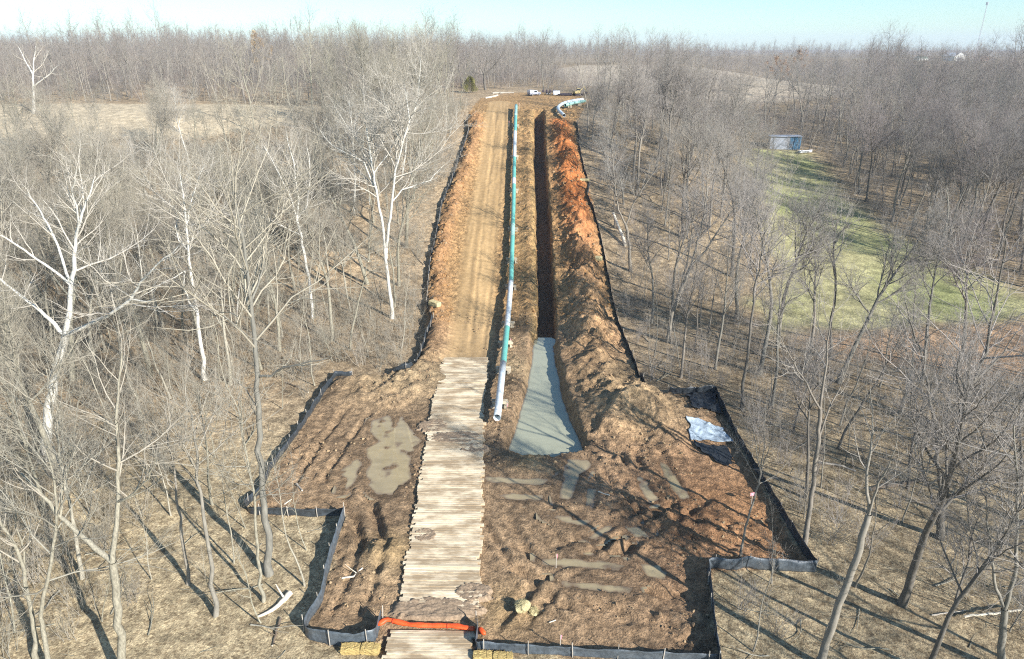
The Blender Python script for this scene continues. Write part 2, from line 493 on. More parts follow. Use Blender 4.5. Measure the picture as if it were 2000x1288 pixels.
# pale dry crusts on the mounds by the mats
for (px, py, rr) in [(770, 745, 5), (850, 735, 3.5), (1250, 800, 5), (1230, 740, 4), (760, 1090, 2.2), (1010, 720, 2.5)]:
    g = G(px, py)
    k = (np.exp(-((cx - g.x) ** 2 + (cy - g.y) ** 2) / rr ** 2) * .75)[:, None]
    soil = soil * (1 - k) + C(.36, .265, .15) * (1 + .2 * L1) * k
for (px, py, rr, cc) in [(765, 1075, 1.8, (.31, .21, .10)), (1027, 895, 1.8, (.36, .25, .12)), (985, 1190, 2.0, (.32, .22, .11)), (1400, 1000, 5, (.36, .185, .085)), (1480, 1000, 4, (.37, .20, .095)),
                         (1110, 178, 9, (.46, .32, .15)), (930, 180, 9, (.43, .31, .2))]:
    g = G(px, py)
    k = (np.exp(-((cx - g.x) ** 2 + (cy - g.y) ** 2) / rr ** 2) * .8)[:, None]
    soil = soil * (1 - k) + C(*cc) * (1 + .2 * L1) * k
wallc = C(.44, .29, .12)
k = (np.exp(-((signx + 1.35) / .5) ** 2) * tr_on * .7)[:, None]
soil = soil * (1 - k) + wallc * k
k = (sstep(.35, .9, tcut) * .95)[:, None]; soil = soil * (1 - k) + C(.15, .09, .052) * k  # trench soil painted darker to deepen the shade inside the cut
# wet rims round water
wet = np.zeros_like(cx)
for poly in PUDDLES + [POND]:
    wet = np.maximum(wet, sstep(-1.0, 0.1, bdist(cx, cy, poly) + .4 * lump))
soil = soil * (1 - .42 * wet[:, None])
damp = sstep(.02, .5, fbm(cx / 4.5, cy / 4.5, 4, 101) + .35 * fbm(cx / 1.1, cy / 1.1, 2, 103)) * near
soil = soil * (1 - .42 * damp[:, None])
wet = np.maximum(wet, damp * .75)
cc_ = colr[core]
mm = M_site[:, None]
soil = soil * (1.12 - .06 * (1 - near))[:, None]
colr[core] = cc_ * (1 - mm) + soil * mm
colr = np.clip(colr, .01, .9)

# ------------------------------------------------------------------ materials
def new_mat(name):
    m = bpy.data.materials.new(name); m.use_nodes = True
    nt = m.node_tree
    b = nt.nodes['Principled BSDF']
    b.inputs['Specular IOR Level'].default_value = 0.3
    return m, nt, b

def N(nt, t, **kw):
    n = nt.nodes.new(t)
    for k, v in kw.items():
        if k.startswith('i_'): n.inputs[k[2:].replace('_', ' ')].default_value = v
        else: setattr(n, k, v)
    return n

def noise(nt, scale, detail=4, rough=.6, vec=None):
    n = nt.nodes.new('ShaderNodeTexNoise')
    n.inputs['Scale'].default_value = scale; n.inputs['Detail'].default_value = detail; n.inputs['Roughness'].default_value = rough
    if vec is not None: nt.links.new(vec, n.inputs['Vector'])
    return n

def ramp(nt, fac, stops):
    r = nt.nodes.new('ShaderNodeValToRGB')
    el = r.color_ramp.elements
    while len(el) < len(stops): el.new(.5)
    for e, (p, c) in zip(el, stops):
        e.position = p; e.color = (c[0], c[1], c[2], 1) if not isinstance(c, (int, float)) else (c, c, c, 1)
    nt.links.new(fac, r.inputs[0])
    return r

def mix(nt, a, b, fac, mode='MIX'):
    m = nt.nodes.new('ShaderNodeMixRGB'); m.blend_type = mode
    for sock, v in ((m.inputs[0], fac), (m.inputs[1], a), (m.inputs[2], b)):
        if isinstance(v, (int, float)): sock.default_value = v
        elif isinstance(v, tuple): sock.default_value = (v[0], v[1], v[2], 1)
        else: nt.links.new(v, sock)
    return m.outputs[0]

def bump(nt, b, h, strength=.5, dist=.05):
    n = nt.nodes.new('ShaderNodeBump')
    n.inputs['Strength'].default_value = strength; n.inputs['Distance'].default_value = dist
    nt.links.new(h, n.inputs['Height']); nt.links.new(n.outputs[0], b.inputs['Normal'])

def geo_pos(nt):
    return nt.nodes.new('ShaderNodeNewGeometry').outputs['Position']

def ground_mat(name, s1, s2, lo, hi, bstr, bdist, extra=None):
    m, nt, b = new_mat(name)
    at = N(nt, 'ShaderNodeAttribute', attribute_name='soil')
    pos = geo_pos(nt)
    a = noise(nt, s1, 5, .7, pos); c = noise(nt, s2, 3, .6, pos)
    r1 = ramp(nt, a.outputs[0], [(.30, lo), (.72, hi)])
    col = mix(nt, at.outputs['Color'], r1.outputs[0], 1.0, 'MULTIPLY')
    r2 = ramp(nt, c.outputs[0], [(.34, (lo + .12)), (.66, (hi - .1))])
    col = mix(nt, col, r2.outputs[0], 1.0, 'MULTIPLY')
    if extra: col = extra(nt, pos, col)
    calm = ramp(nt, at.outputs['Alpha'], [(0.0, .25), (.8, 1.0)])
    col = mix(nt, at.outputs['Color'], col, calm.outputs[0])
    nt.links.new(col, b.inputs['Base Color'])
    wt = N(nt, 'ShaderNodeAttribute', attribute_name='wet')
    rr = ramp(nt, wt.outputs['Fac'], [(0.2, .95), (1.0, .28)])
    nt.links.new(rr.outputs[0], b.inputs['Roughness'])
    b.inputs['Specular IOR Level'].default_value = .22
    add = N(nt, 'ShaderNodeMath', operation='ADD')
    nt.links.new(a.outputs[0], add.inputs[0]); nt.links.new(c.outputs[0], add.inputs[1])
    bn = nt.nodes.new('ShaderNodeBump'); bn.inputs['Distance'].default_value = bdist
    ms = N(nt, 'ShaderNodeMath', operation='MULTIPLY'); ms.inputs[1].default_value = bstr
    nt.links.new(at.outputs['Alpha'], ms.inputs[0]); nt.links.new(ms.outputs[0], bn.inputs['Strength'])
    nt.links.new(add.outputs[0], bn.inputs['Height']); nt.links.new(bn.outputs[0], b.inputs['Normal'])
    return m

def litter_extra(nt, pos, col):
    v = nt.nodes.new('ShaderNodeTexVoronoi'); v.inputs['Scale'].default_value = 6.5
    nt.links.new(pos, v.inputs['Vector'])
    hsv = N(nt, 'ShaderNodeSeparateColor'); nt.links.new(v.outputs['Color'], hsv.inputs[0])
    r = ramp(nt, hsv.outputs[0], [(.0, (.52, .46, .40)), (.35, (.88, .84, .80)), (.7, (1.1, 1.08, 1.04)), (1.0, (1.42, 1.4, 1.32))])
    return mix(nt, col, r.outputs[0], .8, 'MULTIPLY')

MAT_FLOOR = ground_mat('leaf_litter', 9.0, 1.1, .5, 1.5, .8, .10, litter_extra)
MAT_SOIL = ground_mat('churned_soil', 6.5, 1.9, .5, 1.5, .95, .22)
MAT_GRASS = ground_mat('meadow_grass', 4.0, .7, .6, 1.4, .8, .15)

def wood_mat(name, c0, c1, sc=3.0, rough=.85, stretch=(1, 14, 14), obj_var=.35):
    m, nt, b = new_mat(name)
    tc = nt.nodes.new('ShaderNodeTexCoord')
    mp = nt.nodes.new('ShaderNodeMapping'); mp.inputs['Scale'].default_value = stretch
    oi = nt.nodes.new('ShaderNodeObjectInfo')
    nt.links.new(tc.outputs['Object'], mp.inputs['Vector'])
    off = N(nt, 'ShaderNodeVectorMath', operation='ADD')
    cmb = nt.nodes.new('ShaderNodeCombineXYZ')
    mul = N(nt, 'ShaderNodeMath', operation='MULTIPLY'); mul.inputs[1].default_value = 97.0
    nt.links.new(oi.outputs['Random'], mul.inputs[0]); nt.links.new(mul.outputs[0], cmb.inputs[0]); nt.links.new(mul.outputs[0], cmb.inputs[1])
    nt.links.new(mp.outputs[0], off.inputs[0]); nt.links.new(cmb.outputs[0], off.inputs[1])
    a = noise(nt, sc, 5, .65, off.outputs[0])
    r = ramp(nt, a.outputs[0], [(.3, c0), (.68, c1)])
    v = ramp(nt, oi.outputs['Random'], [(0, 1 - obj_var), (1, 1 + obj_var * .5)])
    col = mix(nt, r.outputs[0], v.outputs[0], 1.0, 'MULTIPLY')
    nt.links.new(col, b.inputs['Base Color'])
    b.inputs['Roughness'].default_value = rough
    bump(nt, b, a.outputs[0], .4, .02)
    return m

def mat_timber():
    """weathered pale timber with mud carried onto it"""
    m, nt, b = new_mat('mat_timber')
    pos = geo_pos(nt)
    oi = nt.nodes.new('ShaderNodeObjectInfo')
    mp = nt.nodes.new('ShaderNodeMapping'); mp.inputs['Scale'].default_value = (.6, 9, 9)
    nt.links.new(pos, mp.inputs['Vector'])
    a = noise(nt, 2.2, 5, .7, mp.outputs[0])
    r = ramp(nt, a.outputs[0], [(.28, (.38, .285, .165)), (.46, (.66, .545, .37)), (.75, (.77, .665, .49))])
    v = ramp(nt, oi.outputs['Random'], [(0, .76), (.2, 1.0), (1, 1.14)])
    col = mix(nt, r.outputs[0], v.outputs[0], 1.0, 'MULTIPLY')
    mp2 = nt.nodes.new('ShaderNodeMapping'); mp2.inputs['Scale'].default_value = (.45, 1.1, 1)
    nt.links.new(pos, mp2.inputs['Vector'])
    d = noise(nt, 1.0, 5, .65, mp2.outputs[0])
    dr = ramp(nt, d.outputs[0], [(.42, 0.0), (.60, .85)])
    col = mix(nt, col, (.30, .215, .125), dr.outputs[0])
    nt.links.new(col, b.inputs['Base Color'])
    b.inputs['Roughness'].default_value = .9
    bump(nt, b, a.outputs[0], .5, .02)
    return m
MAT_TIMBER = mat_timber()
MAT_STAKE = wood_mat('stake_wood', (.36, .32, .26), (.55, .5, .42), 4)
MAT_SKID = wood_mat('skid_wood', (.40, .33, .23), (.62, .54, .40), 3)

def simple(name, col, rough=.6, metal=0.0, var=.15, sc=6.0, spec=.3, bstr=0.0):
    m, nt, b = new_mat(name)
    tc = nt.nodes.new('ShaderNodeTexCoord')
    a = noise(nt, sc, 5, .65, tc.outputs['Object'])
    r = ramp(nt, a.outputs[0], [(.3, 1 - var), (.7, 1 + var)])
    col_ = mix(nt, col, r.outputs[0], 1.0, 'MULTIPLY')
    nt.links.new(col_, b.inputs['Base Color'])
    b.inputs['Roughness'].default_value = rough; b.inputs['Metallic'].default_value = metal
    b.inputs['Specular IOR Level'].default_value = spec
    if bstr: bump(nt, b, a.outputs[0], bstr, .03)
    return m

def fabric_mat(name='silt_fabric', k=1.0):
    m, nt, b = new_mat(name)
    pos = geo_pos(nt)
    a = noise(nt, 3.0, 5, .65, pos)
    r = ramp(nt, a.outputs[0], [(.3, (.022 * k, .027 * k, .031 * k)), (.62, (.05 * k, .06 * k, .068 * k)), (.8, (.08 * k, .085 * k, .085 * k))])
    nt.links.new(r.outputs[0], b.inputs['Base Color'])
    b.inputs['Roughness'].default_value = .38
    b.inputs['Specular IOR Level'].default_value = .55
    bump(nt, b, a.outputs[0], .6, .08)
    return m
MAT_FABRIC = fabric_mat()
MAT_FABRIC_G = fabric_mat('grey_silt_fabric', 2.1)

def water_mat(name, col, rough=.06, var=.12):
    m, nt, b = new_mat(name)
    pos = geo_pos(nt)
    mp = nt.nodes.new('ShaderNodeMapping'); mp.inputs['Scale'].default_value = (.5, 1.2, 1)
    mp.inputs['Rotation'].default_value = (0, 0, .3)
    nt.links.new(pos, mp.inputs['Vector'])
    a = noise(nt, .9, 4, .6, mp.outputs[0])
    r = ramp(nt, a.outputs[0], [(.3, 1 - var), (.7, 1 + var)])
    dp = N(nt, 'ShaderNodeAttribute', attribute_name='deep')
    dr = ramp(nt, dp.outputs['Fac'], [(0.0, 0.0), (.75, 1.0)])
    silt = mix(nt, col, r.outputs[0], 1.0, 'MULTIPLY')
    nt.links.new(mix(nt, (.19, .13, .08), silt, dr.outputs[0]), b.inputs['Base Color'])
    b.inputs['Roughness'].default_value = rough
    b.inputs['Specular IOR Level'].default_value = .6
    c = noise(nt, 2.2, 2, .5, pos)
    bump(nt, b, c.outputs[0], .05, .03)
    return m
MAT_POND = water_mat('silty_pond_water', (.36, .36, .25), .03, .09)
MAT_PUDDLE = water_mat('muddy_puddle_water', (.36, .285, .16), .03, .16)

def bark(name, stops, var=.3, sc=2.5):
    """bark colour varies from tree to tree and along the stem"""
    m, nt, b = new_mat(name)
    oi = nt.nodes.new('ShaderNodeObjectInfo')
    tc = nt.nodes.new('ShaderNodeTexCoord')
    mp = nt.nodes.new('ShaderNodeMapping'); mp.inputs['Scale'].default_value = (2.5, 2.5, .7)
    nt.links.new(tc.outputs['Object'], mp.inputs['Vector'])
    r = ramp(nt, oi.outputs['Random'], [(i / (len(stops) - 1), s) for i, s in enumerate(stops)])
    a = noise(nt, sc, 5, .7, mp.outputs[0])
    r2 = ramp(nt, a.outputs[0], [(.3, 1 - var), (.7, 1 + var)])
    nt.links.new(mix(nt, r.outputs[0], r2.outputs[0], 1.0, 'MULTIPLY'), b.inputs['Base Color'])
    b.inputs['Roughness'].default_value = .9
    b.inputs['Specular IOR Level'].default_value = .15
    return m
BARK_L = bark('pale_grey_bark', [(.29, .265, .20), (.35, .32, .25), (.25, .23, .17), (.32, .30, .225)], .45, 5)
TWIG_L = bark('pale_twigs', [(.335, .30, .235), (.36, .32, .255), (.285, .265, .21), (.40, .355, .27)], .12)
BARK_R = bark('grey_bark', [(.22, .195, .16), (.28, .25, .20), (.19, .18, .15), (.25, .23, .185)])
TWIG_R = bark('grey_twigs', [(.29, .265, .23), (.32, .285, .25), (.25, .235, .205), (.34, .305, .255)], .12)
TWIG_RD = bark('dull_brown_twigs', [(.25, .22, .20), (.275, .235, .215), (.22, .205, .185), (.285, .25, .215)], .12)
TWIG_FAR_R = bark('far_dull_twigs', [(.255, .225, .205), (.21, .19, .178), (.285, .25, .215), (.27, .215, .195), (.23, .215, .20)], .12)
BARK_D = bark('dark_bark', [(.13, .115, .095), (.16, .145, .12)])
BARK_W = bark('white_sycamore_bark', [(.55, .53, .46), (.60, .575, .51)], .42, 3)
TWIG_W = bark('sycamore_twigs', [(.46, .42, .35), (.50, .455, .38)], .15)
TWIG_FAR = bark('far_twigs', [(.275, .245, .215), (.205, .19, .172), (.305, .275, .23), (.27, .215, .185), (.235, .222, .197), (.29, .24, .21)], .12)
BARK_FAR = bark('far_bark', [(.24, .21, .18), (.30, .27, .22), (.18, .165, .14)])

# ------------------------------------------------------------------ the land as separate sheets that share their borders
FX = (GX[:-1, :-1] + GX[1:, 1:]) / 2; FY = (GY[:-1, :-1] + GY[1:, 1:]) / 2
def facemean(a): return (a[:-1, :-1] + a[1:, :-1] + a[:-1, 1:] + a[1:, 1:]) / 4
site_full = np.zeros(GX.shape); site_full[core] = M_site
kind_ = np.zeros(FX.shape, int)
kind_[facemean(m_f1) > .5] = 3
kind_[facemean(m_f2) > .5] = 4
kind_[facemean(m_f3) > .5] = 5
kind_[facemean(m_mead) > .5] = 2
kind_[facemean(m_bare) > .5] = 6
kind_[facemean(site_full) > .5] = 1
ny, nx = GX.shape
idx = np.arange(ny * nx).reshape(ny, nx)
quads = np.stack([idx[:-1, :-1], idx[:-1, 1:], idx[1:, 1:], idx[1:, :-1]], -1).reshape(-1, 4)
kf = kind_.ravel()
allv = np.stack([GX, GY, HZ], -1).reshape(-1, 3)
relief = np.ones(GX.shape); relief[core] = np.clip(1 - M_site * (.9 * lane + .3 * wet), .08, 1)
wet_full = np.zeros(GX.shape); wet_full[core] = wet * M_site
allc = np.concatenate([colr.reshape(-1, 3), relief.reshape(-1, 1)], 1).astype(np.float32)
for kd, nm, mt, lab in [(0, 'ground', MAT_FLOOR, 'woodland floor of dry fallen leaves and straw coloured grass'),
                        (1, 'cleared_strip', MAT_SOIL, 'cleared strip of churned brown and orange soil with trench and spoil ridges'),
                        (2, 'meadow', MAT_GRASS, 'green grass clearing among the trees on the right'),
                        (3, 'stubble_field', MAT_GRASS, 'tan stubble field behind the left woods'),
                        (4, 'far_field', MAT_GRASS, 'pale tan field beyond the top of the strip'),
                        (5, 'hilltop_field', MAT_GRASS, 'thin pale field on the horizon at the right'),
                        (6, 'bare_soil', MAT_SOIL, 'bare brown soil patch below the green clearing')]:
    q = quads[kf == kd]
    if len(q) == 0: continue
    u, inv = np.unique(q, return_inverse=True)
    me = mesh_np(nm, allv[u], inv.reshape(-1, 4), mt)
    ca = me.color_attributes.new('soil', 'FLOAT_COLOR', 'POINT')
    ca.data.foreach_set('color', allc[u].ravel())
    wa = me.attributes.new('wet', 'FLOAT', 'POINT'); wa.data.foreach_set('value', wet_full.ravel()[u].astype(np.float32))
    o = link(nm, me); tag(o, lab, None, None, 'structure')

# water sheets
def water_sheet(name, poly, z, mat, label, grow=.55, full=.075):
    """level sheet a little wider than the hollow; 'deep' is the depth of silty water over the mud"""
    st = .2
    xs = np.arange(min(q[0] for q in poly) - grow - st, max(q[0] for q in poly) + grow + st, st)
    ys = np.arange(min(q[1] for q in poly) - grow - st, max(q[1] for q in poly) + grow + st, st)
    X, Y = np.meshgrid(xs, ys)
    sd = sdist(X, Y, poly)
    Zg = np.array([[zat(a, b) for a in xs] for b in ys])
    okv = sd > -grow
    ids = np.arange(X.size).reshape(X.shape)
    q = np.stack([ids[:-1, :-1], ids[:-1, 1:], ids[1:, 1:], ids[1:, :-1]], -1).reshape(-1, 4)
    okq = okv.ravel()[q].all(1) & (Zg.ravel()[q].min(1) < z + .03)
    q = q[okq]
    u, inv = np.unique(q, return_inverse=True)
    v = np.stack([X.ravel(), Y.ravel(), np.full(X.size, z)], 1)[u]
    me = mesh_np(name, v, inv.reshape(-1, 4), mat)
    a = me.attributes.new('deep', 'FLOAT', 'POINT')
    a.data.foreach_set('value', np.clip((z - Zg.ravel()[u]) / full, 0, 1).astype(np.float32))
    return tag(link(name, me), label, None, None, 'structure')
water_sheet('trench_water', POND, WATER_Z, MAT_POND, 'grey green water pooled in the lower end of the trench', .9, .45)
PUD_LAB = ['large yellowish puddle left of the timber mats', 'thin puddle fingers at the left of the large puddle', 'broad puddle just below the trench water',
           'upper of two narrow puddles right of the mats', 'lower of two narrow puddles right of the mats', 'left of two slanting rut puddles',
           'right of two slanting rut puddles', 'long narrow tan puddle crossing the near pad', 'lowest long puddle on the near pad',
           'small grey puddle above the long tan puddle', 'slanting puddle in the middle of the pad', 'short puddle at the bend of the ruts',
           'rounded shallow puddle at the right end of the long puddle', 'small dark puddle beside the broad puddle']
for poly, z, lab in zip(PUDDLES, PUD_Z, PUD_LAB):
    water_sheet('puddle', poly, z, MAT_PUDDLE, lab, .9)
#==TREES==
# ------------------------------------------------------------------ bare trees: branches grown as tapered tubes
def rot_about(v, axis, ang):
    return Matrix.Rotation(ang, 3, axis) @ v

def perp(v, R):
    a = Vector((R.gauss(0, 1), R.gauss(0, 1), R.gauss(0, 1)))
    p = v.cross(a)
    return p.normalized() if p.length > 1e-6 else Vector((1, 0, 0))

class Grower:
    """collects branches as (level, points, radii)"""
    def __init__(self, seed, dens=1.0, twig=1.0, maxlev=4, droop=0.0, up=0.25, spread=1.0):
        self.R = random.Random(seed); self.out = []; self.dens = dens; self.twig = twig; self.maxlev = maxlev
        self.up = up; self.spread = spread
    def path(self, p, d, L, nseg, wob, up):
        pts = [p.copy()]; d = d.normalized()
        for i in range(nseg):
            d = (d + Vector((self.R.gauss(0, wob), self.R.gauss(0, wob), self.R.gauss(0, wob) + up / nseg * 2.0))).normalized()
            p = p + d * (L / nseg); pts.append(p)
        return pts
    def branch(self, p, d, L, r, lev, side=0.0):
        nseg = {1: 7, 2: 5, 3: 3, 4: 2}[lev]
        wob = {1: .13, 2: .15, 3: .17, 4: .15}[lev]
        pts = self.path(p, d, L, nseg, wob, self.up * {1: 1.0, 2: .7, 3: .5, 4: .3}[lev])
        tip = {1: .22, 2: .25, 3: .4, 4: .5}[lev]
        rad = [r * (1 - (1 - tip) * (i / nseg)) for i in range(nseg + 1)]
        self.out.append((lev, pts, rad))
        if lev < self.maxlev: self.clothe(pts, rad, lev, L)
    def clothe(self, pts, rad, lev, L, t0=.18):
        """side branches along a stem"""
        R = self.R
        per_m = {1: 2.1, 2: 3.5, 3: 5.6}[lev] * self.dens
        n = max(2, int(L * per_m * (1 - t0)))
        ns = len(pts) - 1; az = R.random() * 6.28
        for k in range(n):
            t = t0 + (1 - t0) * (k + R.random()) / n
            if k == n - 1: t = .99
            f = t * ns; i = min(int(f), ns - 1); f -= i
            p = pts[i].lerp(pts[i + 1], f); d = (pts[i + 1] - pts[i]).normalized()
            rr = rad[i] * (1 - f) + rad[i + 1] * f
            az += 2.4 + R.gauss(0, .5)
            ax = perp(d, R); ax = rot_about(ax, d, az)
            ang = math.radians(R.uniform(28, 62)) * self.spread
            if t > .97: ang *= .3
            nd = rot_about(d, ax, ang)
            if nd.z < -.25: nd.z *= .3
            if lev == 1: LL = max(.5, L * R.uniform(.30, .58) * (1.12 - .62 * t)); r2 = min(rr * .62, .012 + LL * .0155)
            elif lev == 2: LL = max(.35, L * R.uniform(.32, .62) * (1.1 - .5 * t)); r2 = min(rr * .7, (.007 + LL * .0085) * self.twig)
            else: LL = R.uniform(.35, .9) * min(1.0, .5 + L * .5); r2 = .0068 * self.twig
            self.branch(p, nd, LL, r2, lev + 1)
    def tree(self, H, r0, crown_lo=.4, limbs=11, lean=(0, 0), fork=False, limb_len=.34, ang=(30, 58)):
        R = self.R
        n = 12
        p = Vector((0, 0, -.3)); d = Vector((lean[0], lean[1], 1)).normalized()
        pts = [p.copy()]
        for i in range(n):
            d = (d + Vector((R.gauss(0, .07), R.gauss(0, .07), .06))).normalized()
            p = p + d * (H / n); pts.append(p.copy())
        rad = [max(.018, r0 * (1.25 if i == 0 else 1) * (1 - .93 * (i / n) ** 1.1)) for i in range(n + 1)]
        self.out.append((0, pts, rad))
        az = R.random() * 6.28
        for k in range(limbs):
            t = crown_lo + (.97 - crown_lo) * ((k + R.random() * .8) / limbs) ** .9
            f = t * n; i = min(int(f), n - 1); f -= i
            p = pts[i].lerp(pts[i + 1], f); d = (pts[i + 1] - pts[i]).normalized()
            rr = rad[i] * (1 - f) + rad[i + 1] * f
            az += 2.4 + R.gauss(0, .4)
            ax = Vector((math.cos(az), math.sin(az), 0))
            nd = rot_about(d, ax, math.radians(R.uniform(*ang)) * (1.1 - .35 * t))
            L = H * limb_len * R.uniform(.75, 1.2) * (1.15 - .72 * (t - crown_lo) / (1 - crown_lo))
            self.branch(p, nd, L, min(rr * .62, .03 + L * .013), 1)
        # the leader's own twigs
        self.clothe(pts[-4:], rad[-4:], 2, H * .25, .1)
        return self

def tubes(branches, sides):
    """rings round every branch, vectorised per shape"""
    V = []; F = []; base = 0
    groups = {}
    for lev, pts, rad in branches:
        groups.setdefault((len(pts), sides[lev]), []).append((pts, rad))
    for (n, k), lst in groups.items():
        P = np.array([[tuple(q) for q in pts] for pts, _ in lst], np.float64)     # m,n,3
        Rr = np.array([r for _, r in lst], np.float64)
        T = np.empty_like(P)
        T[:, 1:-1] = P[:, 2:] - P[:, :-2]; T[:, 0] = P[:, 1] - P[:, 0]; T[:, -1] = P[:, -1] - P[:, -2]
        T /= np.linalg.norm(T, axis=-1, keepdims=True) + 1e-9
        mean = P[:, -1] - P[:, 0]
        ref = np.where((np.abs(mean[:, 2:3]) > .8 * np.linalg.norm(mean, axis=-1, keepdims=True)), np.array([[1., .1, 0]]), np.array([[0, 0.1, 1.]]))
        U = np.cross(T, ref[:, None, :]); U /= np.linalg.norm(U, axis=-1, keepdims=True) + 1e-9
        W = np.cross(T, U)
        a = np.arange(k) / k * 2 * math.pi
        ring = P[:, :, None, :] + Rr[:, :, None, None] * (U[:, :, None, :] * np.cos(a)[None, None, :, None] + W[:, :, None, :] * np.sin(a)[None, None, :, None])
        m = len(lst)
        V.append(ring.reshape(-1, 3))
        ii = (np.arange(m)[:, None, None] * n + np.arange(n - 1)[None, :, None]) * k
        j = np.arange(k)[None, None, :]; j2 = (j + 1) % k
        q = np.stack([ii + j, ii + j2, ii + k + j2, ii + k + j], -1).reshape(-1, 4)
        F.append(q + base); base += m * n * k
    return np.concatenate(V), np.concatenate(F)

SIDES = {0: 9, 1: 6, 2: 4, 3: 3, 4: 3}
def tree_meshes(name, g, bark_m, twig_m, cut=1):
    """trunk (with the main limbs) and crown meshes"""
    tr = [b for b in g.out if b[0] <= cut]; cr = [b for b in g.out if b[0] > cut]
    v, f = tubes(tr, SIDES); m1 = mesh_np(name + '_trunk', v, f, bark_m)
    v, f = tubes(cr, SIDES); m2 = mesh_np(name + '_crown', v, f, twig_m)
    return m1, m2

PROTO = []          # (trunk mesh, crown mesh, height)
specs = [ # H, r0, crown_lo, limbs, limb_len
    (18, .22, .42, 13, .34), (20, .25, .45, 14, .32), (16, .17, .40, 12, .34), (17, .19, .50, 11, .34), (19, .20, .35, 14, .31),
    (14, .13, .38, 11, .32), (15, .14, .48, 10, .31), (12, .10, .35, 10, .32), (21, .27, .40, 15, .33), (16, .15, .55, 10, .31)]
for i, (H, r0, cl, nl, ll) in enumerate(specs):
    g = Grower(100 + i, dens=1.25, twig=1.2, up=.28 + .1 * (i % 3)).tree(H, r0, cl, nl, (rnd.uniform(-.05, .05), rnd.uniform(-.05, .05)), limb_len=ll)
    m1, m2 = tree_meshes('bare_tree%d' % i, g, BARK_L, TWIG_L)
    PROTO.append((m1, m2, H))
SLIM = []
for i, (H, r0, cl, nl, ll) in enumerate([(9, .06, .35, 8, .24), (11, .075, .5, 7, .22), (7.5, .05, .3, 8, .26), (10, .065, .45, 8, .2)]):
    g = Grower(150 + i, dens=.9, twig=1.1, up=.4).tree(H, r0, cl, nl, (rnd.uniform(-.08, .08), rnd.uniform(-.08, .08)), limb_len=ll, ang=(25, 50))
    m1, m2 = tree_meshes('sapling%d' % i, g, BARK_L, TWIG_L)
    SLIM.append((m1, m2, H))

def far_set(seed, n, bark_m, twig_m, dens, twig):
    c = bpy.data.collections.new('far_trees_%d' % seed)
    R = random.Random(seed)
    for i in range(n):
        H = R.uniform(13, 19)
        g = Grower(seed + i, dens=dens, twig=twig, up=.3).tree(H, .17, R.uniform(.28, .42), 11, limb_len=.34, ang=(35, 68))
        tr = [b for b in g.out if b[0] <= 1]; cr = [b for b in g.out if b[0] > 1]
        v1, f1 = tubes(tr, {0: 5, 1: 4}); v2, f2 = tubes(cr, {2: 3, 3: 3, 4: 3})
        me = mesh_np('far_tree', np.concatenate([v1, v2]), np.concatenate([f1, f2 + len(v1)]), bark_m)
        me.materials.append(twig_m)
        mi = np.zeros(len(f1) + len(f2), np.int32); mi[len(f1):] = 1
        me.polygons.foreach_set('material_index', mi)
        o = bpy.data.objects.new('far_tree_%d_%02d' % (seed, i), me)
        c.objects.link(o)
    return c

def brush_set(seed, n, m):
    c = bpy.data.collections.new('brush_%d' % seed)
    R = random.Random(seed)
    for i in range(n):
        g = Grower(seed + i, dens=.8, twig=1.0, up=.5)
        for k in range(R.randint(7, 13)):
            a = R.random() * 6.28; s = R.uniform(.25, .9)
            g.branch(Vector((R.gauss(0, .25), R.gauss(0, .25), -.1)), Vector((math.cos(a) * s, math.sin(a) * s, 1)), R.uniform(1.2, 3.4), .018, 2)
        v, f = tubes(g.out, {1: 3, 2: 3, 3: 3, 4: 3})
        me = mesh_np('brush', v, f, m)
        o = bpy.data.objects.new('brush_%d_%02d' % (seed, i), me)
        c.objects.link(o)
    return c

